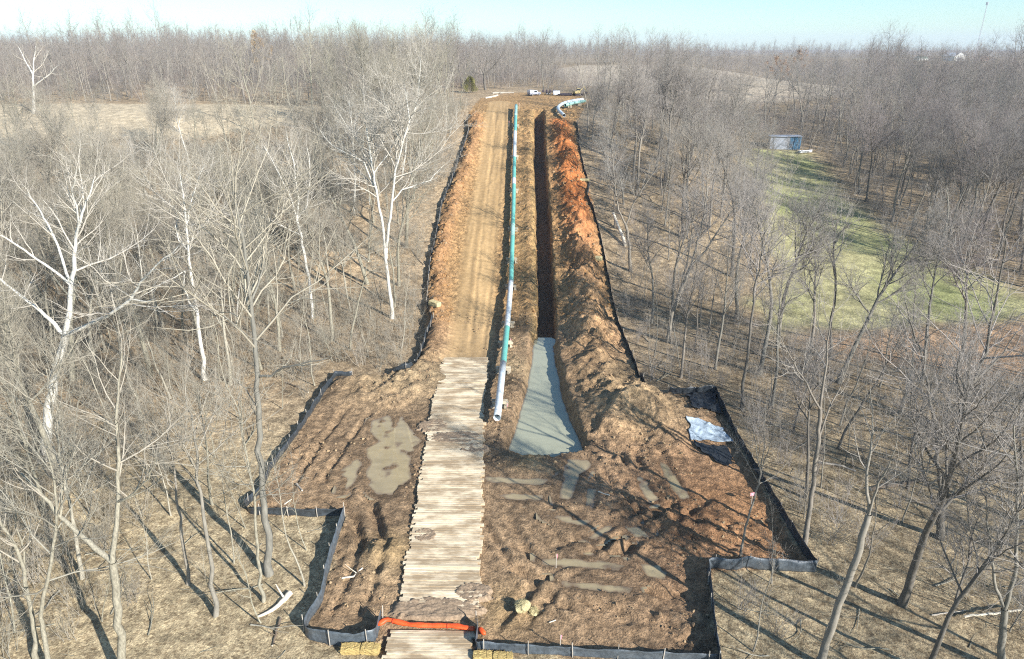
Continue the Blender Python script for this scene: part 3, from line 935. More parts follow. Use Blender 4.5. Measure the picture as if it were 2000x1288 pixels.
def scatter(name, pts, coll, label, seed=1, smin=.8, smax=1.2, scales=None, tilt=.06, kind='stuff'):
    """one object whose points each carry a copy from the collection"""
    me = bpy.data.meshes.new(name)
    me.vertices.add(len(pts)); me.vertices.foreach_set('co', np.asarray(pts, np.float32).ravel())
    R = np.random.RandomState(seed)
    n = len(pts)
    a = me.attributes.new('pick', 'INT', 'POINT'); a.data.foreach_set('value', R.randint(0, len(coll.objects), n).astype(np.int32))
    a = me.attributes.new('turn', 'FLOAT_VECTOR', 'POINT')
    a.data.foreach_set('vector', np.stack([R.normal(0, tilt, n), R.normal(0, tilt, n), R.uniform(0, 6.28, n)], 1).astype(np.float32).ravel())
    a = me.attributes.new('size', 'FLOAT', 'POINT')
    sc = R.uniform(smin, smax, n) if scales is None else np.asarray(scales)
    a.data.foreach_set('value', sc.astype(np.float32))
    o = link(name, me)
    ng = bpy.data.node_groups.new(name, 'GeometryNodeTree')
    ng.interface.new_socket('Geometry', in_out='INPUT', socket_type='NodeSocketGeometry')
    ng.interface.new_socket('Geometry', in_out='OUTPUT', socket_type='NodeSocketGeometry')
    gi = ng.nodes.new('NodeGroupInput'); go = ng.nodes.new('NodeGroupOutput')
    ip = ng.nodes.new('GeometryNodeInstanceOnPoints'); ip.inputs['Pick Instance'].default_value = True
    ci = ng.nodes.new('GeometryNodeCollectionInfo'); ci.inputs['Collection'].default_value = coll
    ci.inputs['Separate Children'].default_value = True; ci.inputs['Reset Children'].default_value = True
    def na(nm, ty):
        q = ng.nodes.new('GeometryNodeInputNamedAttribute'); q.data_type = ty; q.inputs['Name'].default_value = nm
        return q.outputs['Attribute']
    ng.links.new(gi.outputs[0], ip.inputs['Points']); ng.links.new(ci.outputs[0], ip.inputs['Instance'])
    ng.links.new(na('pick', 'INT'), ip.inputs['Instance Index']); ng.links.new(na('turn', 'FLOAT_VECTOR'), ip.inputs['Rotation'])
    ng.links.new(na('size', 'FLOAT'), ip.inputs['Scale']); ng.links.new(ip.outputs[0], go.inputs[0])
    md = o.modifiers.new('scatter', 'NODES'); md.node_group = ng
    tag(o, label, None, None, kind)
    return o

# ------------------------------------------------------------------ where trees stand
def free(x, y, margin):
    """True where no site, meadow or field is"""
    x = np.asarray(x); y = np.asarray(y)
    ok = bdist(x, y, SITE, 8) < -margin
    ok &= bdist(x, y, MEADOW, 8) < -1.0
    ok &= bdist(x, y, BARE, 8) < 0.5
    ok &= bdist(x, y, FIELD, 8) < 0.0
    ok &= bdist(x, y, FIELD2, 8) < 0.0
    ok &= bdist(x, y, FIELD3, 8) < 0.0
    return ok

def poisson(x0, x1, y0, y1, r, seed, maxn=4000):
    R = random.Random(seed); cell = r / 1.414; grid = {}; pts = []
    for _ in range(int((x1 - x0) * (y1 - y0) / (r * r) * 6)):
        x = R.uniform(x0, x1); y = R.uniform(y0, y1)
        i, j = int(x / cell), int(y / cell); good = True
        for a in range(i - 2, i + 3):
            for b in range(j - 2, j + 3):
                q = grid.get((a, b))
                if q and (q[0] - x) ** 2 + (q[1] - y) ** 2 < r * r: good = False; break
            if not good: break
        if good:
            grid[(i, j)] = (x, y); pts.append((x, y))
            if len(pts) >= maxn: break
    return np.array(pts)

def project(x, y, z):
    dx, dy, dz_ = x, y, z - CAM_H
    depth = dy * CP - dz_ * SP
    up = dy * SP + dz_ * CP
    return 1000 + FPX * dx / np.maximum(depth, .1), 644 - FPX * up / np.maximum(depth, .1), depth

# ------------------------------------------------------------------ trees one can pick out by their own shape
HERO_AT = []
def hero(name, label, limbs, bark_m, twig_m, seed, dens=.72, cut=1, group=None, twig=1.1, Y=None, up=.3):
    """limbs: (parent index, [(px, py) ...], depth shift in metres, start radius, end radius, clothe-from fraction or None)"""
    g0 = G(*limbs[0][1][0])
    if Y is not None:
        q = AT(limbs[0][1][0][0], limbs[0][1][0][1], Y); g0 = Vector((q.x, Y, zat(q.x, Y)))
    z0 = zat(g0.x, g0.y)
    R = random.Random(seed)
    g = Grower(seed, dens=dens, twig=twig, up=up)
    done = []
    for k, (par, px, dy, r0, r1, cl) in enumerate(limbs):
        n = len(px); P = []
        if par is None:
            ys = [g0.y + dy * (i / (n - 1)) for i in range(n)]
            P = [AT(px[i][0], px[i][1], ys[i]) for i in range(n)]
            P[0] = Vector((P[0].x, P[0].y, z0 - .3))
        else:
            pp, ppx = done[par]
            j = min(range(len(ppx)), key=lambda q: (ppx[q][0] - px[0][0]) ** 2 + (ppx[q][1] - px[0][1]) ** 2)
            y0 = pp[j].y
            P = [pp[j].copy()] + [AT(px[i][0], px[i][1], y0 + dy * (i / (n - 1))) for i in range(1, n)]
        done.append((P, px))
        # finer, slightly irregular path
        Q = []
        for i in range(len(P) - 1):
            for s in range(3):
                t = s / 3.0
                p = P[i].lerp(P[i + 1], t)
                if not (i == 0 and s == 0): p = p + Vector((R.gauss(0, 1), R.gauss(0, 1), R.gauss(0, 1))) * (.018 * (P[i + 1] - P[i]).length)
                Q.append(p - Vector((g0.x, g0.y, z0)))
        Q.append(P[-1] - Vector((g0.x, g0.y, z0)))
        m = len(Q) - 1
        rad = [r0 + (r1 - r0) * (i / m) ** .9 for i in range(m + 1)]
        if par is None: rad[0] *= 1.35; rad[1] *= 1.1
        g.out.append((0 if k == 0 else 1, Q, rad))
        L = sum((Q[i + 1] - Q[i]).length for i in range(m))
        if cl is not None:
            g.clothe(Q, rad, 1, max(L, 3.0), cl)
    m1, m2 = tree_meshes(name, g, bark_m, twig_m, cut)
    o = empty(name, (g0.x, g0.y, z0))
    tag(o, label, 'tree', group)
    link('trunk', m1, o); link('crown', m2, o)
    HERO_AT.append((g0.x, g0.y))
    return o

hero('sycamore_tree', 'large white barked sycamore with wide forking limbs at far left', [
    (None, [(84, 900), (98, 790), (112, 715), (128, 656)], 0.5, .36, .27, None),
    (0, [(128, 656), (136, 610), (141, 560), (146, 505), (148, 470), (160, 420), (176, 380), (186, 345)], 1.5, .23, .04, .35),
    (0, [(128, 656), (165, 638), (210, 618), (255, 585), (274, 552), (305, 520), (352, 478)], -2.0, .19, .04, .3),
    (0, [(128, 656), (98, 625), (70, 600), (40, 578), (0, 545), (-30, 530)], 2.0, .17, .06, .3),
    (1, [(141, 560), (100, 525), (60, 498), (20, 470), (-20, 450)], -2.5, .12, .04, .3),
    (1, [(140, 540), (112, 480), (95, 440), (70, 400), (55, 378)], 2.0, .11, .03, .3),
    (2, [(255, 585), (285, 590), (300, 585)], -1, .08, .03, .3),
    (1, [(148, 470), (152, 420), (140, 370), (150, 330)], -2, .09, .03, .2)], BARK_W, TWIG_W, 901, .75)
hero('sycamore_tree', 'white forked sycamore beside the left fence on the slope', [
    (None, [(766, 622), (760, 560), (754, 505), (748, 450), (738, 385), (730, 340), (722, 292), (716, 250)], 0, .24, .07, .55),
    (0, [(754, 505), (760, 440), (765, 395), (772, 335), (787, 280), (800, 235), (818, 190), (822, 110)], -1.5, .20, .03, .35),
    (1, [(765, 395), (785, 372), (812, 362), (840, 352), (868, 322)], 2, .10, .03, .2),
    (0, [(738, 385), (712, 318), (680, 302), (645, 282), (625, 255)], 2, .10, .03, .25),
    (1, [(787, 280), (768, 250), (752, 215), (748, 180)], -2, .08, .02, .2),
    (0, [(730, 340), (760, 300), (780, 262)], 1.5, .07, .02, .2),
    (1, [(800, 235), (795, 200), (790, 165)], 1.5, .07, .02, .2)], BARK_W, TWIG_W, 902, .8)
hero('sycamore_tree', 'pale straight trunk with fanning white crown left of the forked sycamore', [
    (None, [(610, 622), (604, 560), (596, 505), (588, 460), (580, 432)], 0, .19, .14, None),
    (0, [(580, 432), (572, 400), (556, 360), (535, 320), (515, 285)], -1, .10, .03, .15),
    (0, [(580, 432), (583, 390), (578, 345), (568, 300), (560, 262)], 1, .11, .03, .2),
    (0, [(582, 440), (600, 400), (606, 350), (600, 290)], 1.5, .09, .03, .2),
    (0, [(588, 460), (562, 448), (530, 432), (500, 418)], -2, .07, .02, .2),
    (0, [(590, 470), (612, 445), (628, 425)], -1.5, .05, .02, .2)], BARK_W, TWIG_W, 903, .85)
hero('sycamore_tree', 'white leaning sycamore right of the large far left sycamore', [
    (None, [(400, 742), (393, 680), (384, 610), (374, 545), (368, 490), (365, 440), (358, 395), (352, 340)], 0, .22, .05, .5),
    (0, [(384, 610), (368, 590), (358, 555), (362, 530)], -1, .12, .07, None),
    (1, [(362, 530), (335, 545), (300, 565), (275, 580)], -1, .06, .02, .2),
    (0, [(368, 490), (350, 470), (342, 440)], 1.5, .08, .03, .2),
    (0, [(365, 440), (372, 400), (385, 360), (400, 320)], 1, .08, .02, .2)], BARK_W, TWIG_W, 904, .8)
hero('sycamore_tree', 'tall pale sycamore among far trees near the upper left corner', [
    (None, [(66, 222), (66, 195), (65, 172), (64, 145), (67, 115), (70, 90)], 0, .34, .06, .5),
    (0, [(66, 172), (80, 158), (98, 145), (112, 130)], -2, .18, .05, .3),
    (0, [(64, 145), (52, 125), (44, 108), (36, 92)], 2, .18, .05, .3)], BARK_W, TWIG_W, 905, .5, twig=1.8)
hero('bare_tree', 'pale grey tree with long leaning left limb in the lower left corner', [
    (None, [(240, 1325), (236, 1240), (228, 1170), (220, 1098)], -.5, .21, .175, None),
    (0, [(220, 1098), (185, 1070), (150, 1040), (118, 1010), (85, 970), (62, 945), (42, 925)], 1.5, .15, .05, .55),
    (0, [(220, 1098), (226, 1040), (231, 980), (231, 900), (227, 820), (232, 750), (238, 690)], 1, .14, .03, .35),
    (2, [(231, 1000), (246, 975), (270, 955), (288, 935), (304, 895)], -1.5, .08, .02, .2),
    (1, [(118, 1010), (122, 950), (140, 900), (160, 850)], 1, .06, .02, .2)], BARK_L, TWIG_L, 911, .7)
hero('bare_tree', 'tall dark trunked tree at the corner of the left lower fence', [
    (None, [(526, 1122), (522, 1040), (515, 960), (508, 880), (505, 800), (504, 735), (498, 660), (490, 590), (482, 520), (470, 440), (455, 370)], 1.5, .235, .05, .55),
    (0, [(504, 750), (530, 735), (556, 718), (590, 710), (640, 700)], -2, .09, .03, .25),
    (0, [(490, 590), (510, 540), (520, 480)], 1.5, .08, .02, .2),
    (0, [(505, 800), (480, 760), (455, 740)], 1.5, .05, .02, .2)], BARK_R, TWIG_L, 912, .7)
hero('bare_tree', 'slim pale tree just left of the dark trunk by the fence corner', [
    (None, [(514, 1176), (508, 1120), (500, 1040), (497, 970), (488, 920), (475, 850), (470, 780)], .5, .11, .03, .45),
    (0, [(497, 970), (512, 950), (540, 935), (570, 915)], -1, .05, .015, .2)], BARK_L, TWIG_L, 913, .7)
hero('bare_tree', 'slender tree with dark shadowed trunk left of the slim pale tree', [
    (None, [(420, 1204), (412, 1110), (402, 1030), (392, 960), (384, 880), (376, 830), (362, 770)], .5, .14, .03, .5),
    (0, [(392, 960), (375, 930), (350, 905)], 1, .05, .015, .2)], BARK_R, TWIG_L, 914, .7)
hero('bare_tree', 'thin dark stemmed tree between the two pairs of lower left trunks', [
    (None, [(366, 1142), (356, 1050), (348, 990), (340, 930), (330, 870), (322, 800)], 1, .11, .03, .45)], BARK_R, TWIG_L, 915, .7)
hero('bare_tree', 'crooked pale tree leaning in from the bottom left edge', [
    (None, [(70, 1290), (68, 1230), (55, 1160), (40, 1090), (20, 1050), (0, 1020)], .5, .14, .06, .5),
    (0, [(55, 1160), (45, 1080), (30, 1000), (10, 950)], 1, .07, .02, .3)], BARK_L, TWIG_L, 916, .8)
hero('bare_tree', 'knobbly pale stem second from the bottom left corner', [
    (None, [(100, 1330), (88, 1250), (78, 1200), (100, 1100), (112, 1010), (108, 940), (90, 880)], .5, .14, .03, .4)], BARK_L, TWIG_L, 917, .8)
hero('bare_tree', 'forked pale tree standing left of the pale trunk above its shadow', [
    (None, [(160, 1130), (150, 1060), (135, 980), (120, 910), (112, 850), (100, 780), (90, 720)], 1, .13, .03, .4),
    (0, [(120, 910), (140, 870), (150, 810), (160, 760)], -1, .06, .02, .3)], BARK_L, TWIG_L, 918, .8)
# right of the strip
hero('bare_tree', 'thick grey trunk leaning right in the bottom right woods', [
    (None, [(1598, 1300), (1622, 1230), (1648, 1160), (1672, 1090), (1690, 1030), (1697, 1005)], .5, .21, .15, None),
    (0, [(1697, 1005), (1692, 940), (1700, 880), (1706, 820), (1700, 760)], 1.5, .09, .02, .3),
    (0, [(1697, 1005), (1712, 960), (1735, 910), (1752, 860)], -1, .07, .02, .3)], BARK_R, TWIG_R, 921, .8)
hero('bare_tree', 'tree with twin crooked stems rising from one dark base at right', [
    (None, [(1836, 1052), (1838, 1000), (1840, 960)], 0, .26, .22, None),
    (0, [(1840, 960), (1832, 900), (1826, 830), (1815, 770), (1800, 700), (1782, 640), (1768, 590)], 1, .15, .03, .4),
    (0, [(1840, 960), (1866, 890), (1884, 810), (1898, 750), (1925, 690), (1940, 610), (1952, 540), (1965, 470)], -1, .17, .03, .4),
    (2, [(1898, 750), (1935, 715), (1960, 690), (1985, 650)], 1, .09, .03, .3),
    (1, [(1815, 770), (1790, 730), (1765, 700), (1745, 680)], -1, .06, .02, .3)], BARK_D, TWIG_R, 922, .5)
hero('bare_tree', 'grey tree with swollen trunk just outside the right pad fence', [
    (None, [(1572, 1062), (1580, 990), (1590, 920), (1598, 860), (1602, 800)], .5, .17, .12, None),
    (0, [(1602, 800), (1610, 740), (1614, 690), (1622, 630), (1630, 570)], .5, .09, .02, .3),
    (0, [(1602, 800), (1575, 750), (1550, 710), (1525, 660)], -1.5, .08, .02, .3),
    (0, [(1598, 850), (1618, 800), (1640, 760), (1660, 700)], 1.5, .07, .02, .3)], BARK_R, TWIG_R, 923, .85)
hero('bare_tree', 'small bare tree with rounded spray of branches inside the right fence corner', [
    (None, [(1446, 1090), (1455, 1030), (1470, 985), (1482, 945), (1486, 925)], .3, .075, .055, None),
    (0, [(1486, 925), (1478, 880), (1470, 840), (1462, 800)], .5, .04, .01, .15), (0, [(1486, 925), (1500, 880), (1512, 840), (1522, 800)], -.5, .04, .01, .15),
    (0, [(1486, 925), (1492, 870), (1494, 820), (1498, 780)], .8, .04, .01, .15), (0, [(1482, 940), (1460, 905), (1440, 870), (1425, 850)], -.8, .035, .01, .15),
    (0, [(1482, 945), (1515, 930), (1540, 900)], .8, .03, .01, .15)], BARK_R, TWIG_R, 924, 1.0)
hero('bare_tree', 'forked grey tree at the right edge of the bottom right woods', [
    (None, [(1956, 1310), (1958, 1240), (1962, 1190)], 0, .19, .16, None),
    (0, [(1962, 1190), (1945, 1150), (1938, 1100), (1930, 1040), (1925, 970)], .5, .10, .03, .4),
    (0, [(1962, 1190), (1978, 1130), (1985, 1060), (1988, 980), (1984, 900), (1980, 830)], -.5, .12, .03, .3)], BARK_R, TWIG_R, 925, .8)
hero('bare_tree', 'leaning curved double trunk right of the middle of the strip', [
    (None, [(1304, 668), (1316, 610), (1332, 560), (1350, 520)], 0, .24, .19, None),
    (0, [(1350, 520), (1378, 490), (1400, 455), (1424, 420), (1452, 385), (1480, 350)], .5, .13, .03, .25),
    (0, [(1350, 520), (1362, 470), (1376, 420), (1380, 360), (1388, 310)], 1, .12, .03, .25),
    (0, [(1332, 560), (1346, 500), (1352, 440), (1350, 390)], -1.5, .11, .03, .25)], BARK_R, TWIG_R, 926, .85)
hero('bare_tree', 'forked tree beside the white fallen trunk right of the strip', [
    (None, [(1232, 530), (1229, 480), (1222, 440)], 0, .22, .18, None),
    (0, [(1222, 440), (1208, 410), (1202, 380), (1200, 330), (1192, 280), (1186, 240)], .5, .13, .03, .3),
    (0, [(1222, 440), (1236, 400), (1254, 370), (1272, 345), (1290, 320)], -1, .11, .03, .3),
    (1, [(1202, 380), (1180, 350), (1160, 330)], 1, .07, .02, .2)], BARK_R, TWIG_R, 927, .85)
hero('bare_tree', 'tall dark thin trunk right of the black tarpaulin', [
    (None, [(1450, 800), (1458, 720), (1464, 650), (1470, 590), (1482, 530), (1490, 470), (1498, 420)], .5, .16, .03, .5),
    (0, [(1470, 590), (1495, 560), (1520, 520)], 1, .07, .02, .25)], BARK_D, TWIG_R, 928, .8)
hero('bare_tree', 'crooked slim tree in front of the green clearing', [
    (None, [(1622, 700), (1628, 620), (1630, 540), (1628, 480), (1636, 430)], .5, .16, .06, .6),
    (0, [(1630, 500), (1640, 455), (1665, 435), (1690, 425)], 1, .07, .02, .2),
    (0, [(1628, 540), (1616, 480), (1608, 430)], -1, .07, .02, .2)], BARK_D, TWIG_R, 929, .8)
hero('bare_tree', 'broad dark crowned oak behind the top of the strip', [
    (None, [(948, 176), (946, 160), (946, 146)], 0, .36, .28, None),
    (0, [(946, 146), (936, 128), (928, 110), (920, 92)], 0, .2, .04, .2), (0, [(946, 146), (950, 122), (952, 98), (955, 75)], 1, .2, .04, .2),
    (0, [(946, 146), (964, 130), (978, 112), (990, 92)], -1, .2, .04, .2), (0, [(947, 152), (925, 142), (912, 132)], 1, .12, .03, .2),
    (0, [(947, 150), (970, 142), (984, 132)], 1, .12, .03, .2)], BARK_D, TWIG_R, 931, .55, twig=1.7)
hero('bare_tree', 'large rounded bare crown standing above the skyline left of centre', [
    (None, [(556, 150), (556, 125), (557, 108)], 0, .5, .4, None),
    (0, [(557, 108), (545, 90), (535, 75)], 0, .25, .06, .2), (0, [(557, 108), (558, 85), (558, 62)], 2, .25, .06, .2),
    (0, [(557, 108), (572, 88), (586, 68)], -2, .25, .06, .2)], BARK_R, TWIG_FAR, 932, .45, twig=2.4)

# ------------------------------------------------------------------ the woods
def near_line(x, y, poly, d):
    return float(seg_dist(np.array([x]), np.array([y]), poly)[0][0]) < d

cand = []
for (x0, x1, y0, y1, r, seed) in [(-108, -9, 27, 172, 3.5, 1), (8, 130, 27, 205, 3.7, 2)]:
    p = poisson(x0, x1, y0, y1, r, seed)
    cand.append(p)
cand = np.concatenate(cand)
ok = free(cand[:, 0], cand[:, 1], 1.4)
cand = cand[ok]
# nothing grows on top of the trees placed one by one; the near right corner is thin
hd = np.min(np.hypot(cand[:, 0, None] - np.array([h[0] for h in HERO_AT])[None], cand[:, 1, None] - np.array([h[1] for h in HERO_AT])[None]), 1)
cand = cand[hd > 2.6]
keep = []
Rk = random.Random(5)
for x, y in cand:
    thin = 1.0
    if y < 62 and -34 < x < 0: thin = .34
    if y < 62 and x <= -34: thin = .6
    if 62 <= y < 88 and x < 0 and x > -30: thin = .6
    if 8 < x < 30 and y < 50: thin = .36
    if x >= 30 and y < 62: thin = .5
    if y > 62 and 14 < x < 26 and y < 80: thin = .6
    if 40 < x and y < 75: thin = .8
    if x < -30 and 100 < y < 142: thin = .42
    if 14 < x < 75 and y > 165: thin = .35
    if 14 < x < 45 and 62 < y < 100: thin = .62
    if x >= 28 and 58 < y < 82: thin = .45
    if 30 < x < 75 and 82 <= y < 112: thin = .9
    if 8 < x < 30 and y > 66 and near_line(x, y, FENCE_R1, 8): thin = .4
    # keep sight lines to the pad open
    if abs(x) < 14 and y < 30: thin = 0
    keep.append(Rk.random() < thin)
cand = cand[np.array(keep)]
zc = np.array([zat(x, y) for x, y in cand])
px, py, dep = project(cand[:, 0], cand[:, 1], zc + 9.0)
vis = (px > -60) & (px < 2060) & (py > -50) & (py < 1380) & (dep > 5)
order = np.argsort(np.where(vis, dep, 1e6))
NIND = 285
ind = [i for i in order[:NIND] if vis[i]]
rest = [i for i in range(len(cand)) if i not in set(ind)]

def zone(x, y, look):
    """where in the picture a tree stands, by things one can find"""
    if x < 0:
        if near_line(x, y, FENCE_L1, 7): w = ('close beside the wavy black fence on the left slope', 'beside the left slope fence')
        elif near_line(x, y, FENCE_L2, 8): w = ('just outside the slanting fence by the large puddle', 'beside the slanting fence')
        elif y < 46 and x > -27: w = ('on the straw coloured ground near the pale stripped log', 'near the stripped log')
        elif y < 60: w = ('in the bottom left thicket', 'in the bottom left thicket')
        elif y < 78 and x < -34: w = ('around the large far left sycamore', 'round the large sycamore')
        elif y < 78: w = ('in open woods between far left sycamore and slanting fence', 'in the open left woods')
        elif y < 100 and x > -45: w = ('in the woods below the forked sycamore', 'below the forked sycamore')
        elif y < 100: w = ('in dense woods behind the large far left sycamore', 'behind the large sycamore')
        elif x < -40: w = ('just in front of the tan stubble field', 'in front of the stubble field')
        else: w = ('on the upper left slope behind the forked sycamore', 'on the upper left slope')
    else:
        if near_line(x, y, FENCE_R1, 7): w = ('close behind the fence below the spoil ridge', 'beside the spoil ridge fence')
        elif near_line(x, y, FENCE_R2, 7): w = ('just outside the right fence of the pad', 'beside the right pad fence')
        elif y < 46: w = ('in the bottom right corner woods', 'in the bottom right woods')
        elif y < 66: w = ('in the shaded woods below the bare soil patch', 'below the bare soil patch')
        elif x < 38 and y < 100: w = ('between the spoil ridge and the green clearing', 'between ridge and clearing')
        elif x < 50: w = ('in woods between the bent pipes and the blue shed', 'between bent pipes and shed')
        elif y < 100: w = ('at the right edge beyond the wide end of the clearing', 'beyond the wide end of the clearing')
        else: w = ('in dense woods right of the green clearing', 'right of the clearing')
    return ('%s bare tree %s' % (look, w[0]), '%s bare trees %s' % (look, w[1]))

def put_tree(name, proto, x, y, z, s, rz, tilt, bm_, tm_, label, group):
    o = empty(name, (x, y, z - .05), rz)
    o.rotation_euler = (tilt[0], tilt[1], rz)
    o.scale = (s, s, s)
    tag(o, label, 'tree', group)
    for nm, me, mt in (('trunk', proto[0], bm_), ('crown', proto[1], tm_)):
        c = link(nm, me, o)
        c.material_slots[0].link = 'OBJECT'; c.material_slots[0].material = mt
    return o

Rt = random.Random(77)
for i in ind:
    x, y = cand[i]
    pr = PROTO[Rt.randrange(len(PROTO))]
    s = Rt.uniform(.78, 1.08)
    if y < 60: s *= .85
    if x < -30 and y > 98: s *= .8
    if x > 14 and y > 165: s *= .6
    elif 12 < x < 45 and y > 128: s *= .72
    left = x < 0
    white = left and Rt.random() < .06
    dark = (not left) and Rt.random() < .3
    lab, grp = zone(x, y, 'white barked' if white else ('dark barked' if dark else ('pale grey' if left else 'grey')))
    put_tree('bare_tree', pr, x, y, zc[i], s, Rt.uniform(0, 6.28), (Rt.gauss(0, .05), Rt.gauss(0, .05)),
             BARK_W if white else (BARK_D if dark else (BARK_L if left else BARK_R)), TWIG_W if white else (TWIG_L if left else (TWIG_RD if x > 45 or y > 125 else TWIG_R)), lab, grp)

for q_, (px_, py_) in enumerate([(1492, 335), (1530, 352), (1556, 330), (1508, 372), (1470, 318)]):
    g_ = G(px_, py_)
    put_tree('bare_tree', PROTO[(2, 5, 7, 6, 9)[q_]], g_.x, g_.y, zat(g_.x, g_.y), .62, q_ * 1.3, (0, .03), BARK_R, TWIG_R,
             'thin bare tree standing in front of the blue and grey shed', 'bare trees before the shed')
# saplings under the big trees
sap = np.concatenate([poisson(-60, -8, 28, 90, 3.3, 11), poisson(9, 60, 28, 90, 3.6, 12)])
sap = sap[free(sap[:, 0], sap[:, 1], .9)]
nsap = 0
for x, y in sap:
    z = zat(x, y)
    qx, qy, qd = project(x, y, z + 3)
    if not (-30 < qx < 2030 and qy < 1330 and qd > 5): continue
    if abs(x) < 13 and y < 31: continue
    if Rt.random() < .2: continue
    pr = SLIM[Rt.randrange(len(SLIM))]
    left = x < 0
    lab, grp = zone(x, y, 'thin pale' if left else 'thin grey')
    lab = lab.replace('bare tree', 'sapling'); grp = grp.replace('bare trees', 'saplings')
    put_tree('sapling', pr, x, y, z, Rt.uniform(.6, 1.05), Rt.uniform(0, 6.28), (Rt.gauss(0, .08), Rt.gauss(0, .08)),
             BARK_L if left else BARK_R, TWIG_L if left else TWIG_R, lab, grp)
    nsap += 1
print('individual trees', len(ind), 'saplings', nsap, 'rest', len(rest))

FAR_A = far_set(300, 8, BARK_FAR, TWIG_FAR, .72, 2.1)
MID_L = far_set(400, 6, BARK_L, TWIG_L, .8, 1.35)
MID_R = far_set(500, 6, BARK_R, TWIG_RD, .8, 1.35)
rp = np.array([(cand[i][0], cand[i][1], zc[i] - .1) for i in rest])
rl = rp[rp[:, 0] < 0]; rr_ = rp[rp[:, 0] >= 0]
scatter('woodland', rl, MID_L, 'massed bare trees deep in the left woods', 5, .8, 1.1)
scatter('woodland', rr_, MID_R, 'massed bare trees deep in the right woods', 6, .8, 1.1)
# woods that go on outside the frame beside the camera (their shadows reach the pad)
side = np.concatenate([poisson(24, 85, -25, 27, 5.0, 21), poisson(-90, -24, -20, 27, 5.0, 22)])
side = np.array([(x, y, zat(x, y) - .1) for x, y in side if not (x > 0 and x < 26 and y > 15)])
qx, qy, qd = project(side[:, 0], side[:, 1], side[:, 2] + 15)
side = side[~((qx > 40) & (qx < 1960) & (qd > 4) & (qy < 1288))]
scatter('woodland', side, MID_R, 'bare woods continuing to either side of the viewpoint', 8, .75, 1.0)
# far woods to the horizon
fp = []
for (y0, y1, r, seed) in [(172, 300, 4.6, 31), (300, 520, 6.5, 32), (520, 900, 11, 33), (900, 1700, 22, 34)]:
    half = y1 * .80 + 40
    p = poisson(-half, half, y0, y1, r, seed, 9000)
    p = p[np.abs(p[:, 0]) < p[:, 1] * .80 + 40]
    fp.append(p)
# the outer flanks between the near woods and the far ones
fp.append(poisson(-190, -108, 60, 172, 4.5, 35)); fp.append(poisson(130, 230, 60, 205, 4.6, 36))
fp = np.concatenate(fp)
fp = fp[free(fp[:, 0], fp[:, 1], 2.0)]
dup = (fp[:, 1] < 205) & (fp[:, 0] > 8) & (fp[:, 0] < 130)
fp = fp[~dup]
topy = (fp[:, 1] < 215) & (fp[:, 0] > -16) & (fp[:, 0] < 30)
fp = fp[~topy]
# open ground in front of the fields
gap = ((fp[:, 1] < 292) & (fp[:, 0] > 14) & (fp[:, 0] < 110)) & (np.random.RandomState(3).rand(len(fp)) < .75)
gap |= ((fp[:, 1] > 560) & (fp[:, 1] < 800) & (fp[:, 0] > fp[:, 1] * .52) & (fp[:, 0] < fp[:, 1] * .70)) & (np.random.RandomState(4).rand(len(fp)) < .5)
fp = fp[~gap]
fz = h0(fp[:, 0], fp[:, 1])
print('far trees', len(fp))
sc_far = np.random.RandomState(9).uniform(.56, 1.02, len(fp)) * (1 + .2 * sstep(500, 1200, fp[:, 1])) * (1 + .45 * fbm(fp[:, 0] / 55., fp[:, 1] / 55., 3, 15))
sc_far *= np.where(np.random.RandomState(12).rand(len(fp)) < .08, 1.35, 1.0) * np.where((fp[:, 1] < 292) & (fp[:, 0] > 14) & (fp[:, 0] < 110), .6, 1.0)
FAR_R = far_set(340, 6, BARK_FAR, TWIG_FAR_R, .72, 2.1)
P3 = np.stack([fp[:, 0], fp[:, 1], fz - .1], 1)
rs_ = (fp[:, 0] > .22 * fp[:, 1] + 14 * fbm(fp[:, 0] / 40., fp[:, 1] / 40., 2, 19)) & (fp[:, 1] < 620)
scatter('woodland', P3[~rs_], FAR_A, 'grey bare woods covering the hills to the horizon', 9, scales=sc_far[~rs_])
scatter('woodland', P3[rs_], FAR_R, 'dull brown bare woods filling the far right slope', 10, scales=sc_far[rs_])

# underbrush
BRUSH_L = brush_set(600, 6, TWIG_L); BRUSH_R = brush_set(620, 6, TWIG_R)
bl = poisson(-110, -9, 28, 172, 1.7, 41, 9000); bl = bl[free(bl[:, 0], bl[:, 1], .8)]
dn = fbm(bl[:, 0] / 11., bl[:, 1] / 11., 3, 81)
bl = bl[(dn > np.where((bl[:, 1] < 62) & (bl[:, 0] > -26), .3, -.35))]
scatter('underbrush', np.array([(x, y, zat(x, y)) for x, y in bl]), BRUSH_L, 'tangled pale underbrush below the left woods', 12, .6, 1.3)
br = poisson(9, 120, 28, 205, 2.1, 42, 9000); br = br[free(br[:, 0], br[:, 1], .8)]
dn = fbm(br[:, 0] / 11., br[:, 1] / 11., 3, 83)
br = br[dn > np.where(br[:, 1] < 60, .05, -.25)]
scatter('underbrush', np.array([(x, y, zat(x, y)) for x, y in br]), BRUSH_R, 'tangled grey underbrush below the right woods', 13, .6, 1.3)

# brush along the edges and under the far woods
bf = np.concatenate([poisson(-260, 260, 172, 330, 4.2, 43, 9000)]); bf = bf[free(bf[:, 0], bf[:, 1], 2.0)]
bf = bf[~((bf[:, 1] < 212) & (bf[:, 0] > -18) & (bf[:, 0] < 30))]
BRUSH_F = brush_set(640, 4, TWIG_FAR)
scatter('underbrush', np.stack([bf[:, 0], bf[:, 1], h0(bf[:, 0], bf[:, 1])], 1), BRUSH_F, 'dull brown brush along the edges of the far woods', 14, 1.0, 1.9)

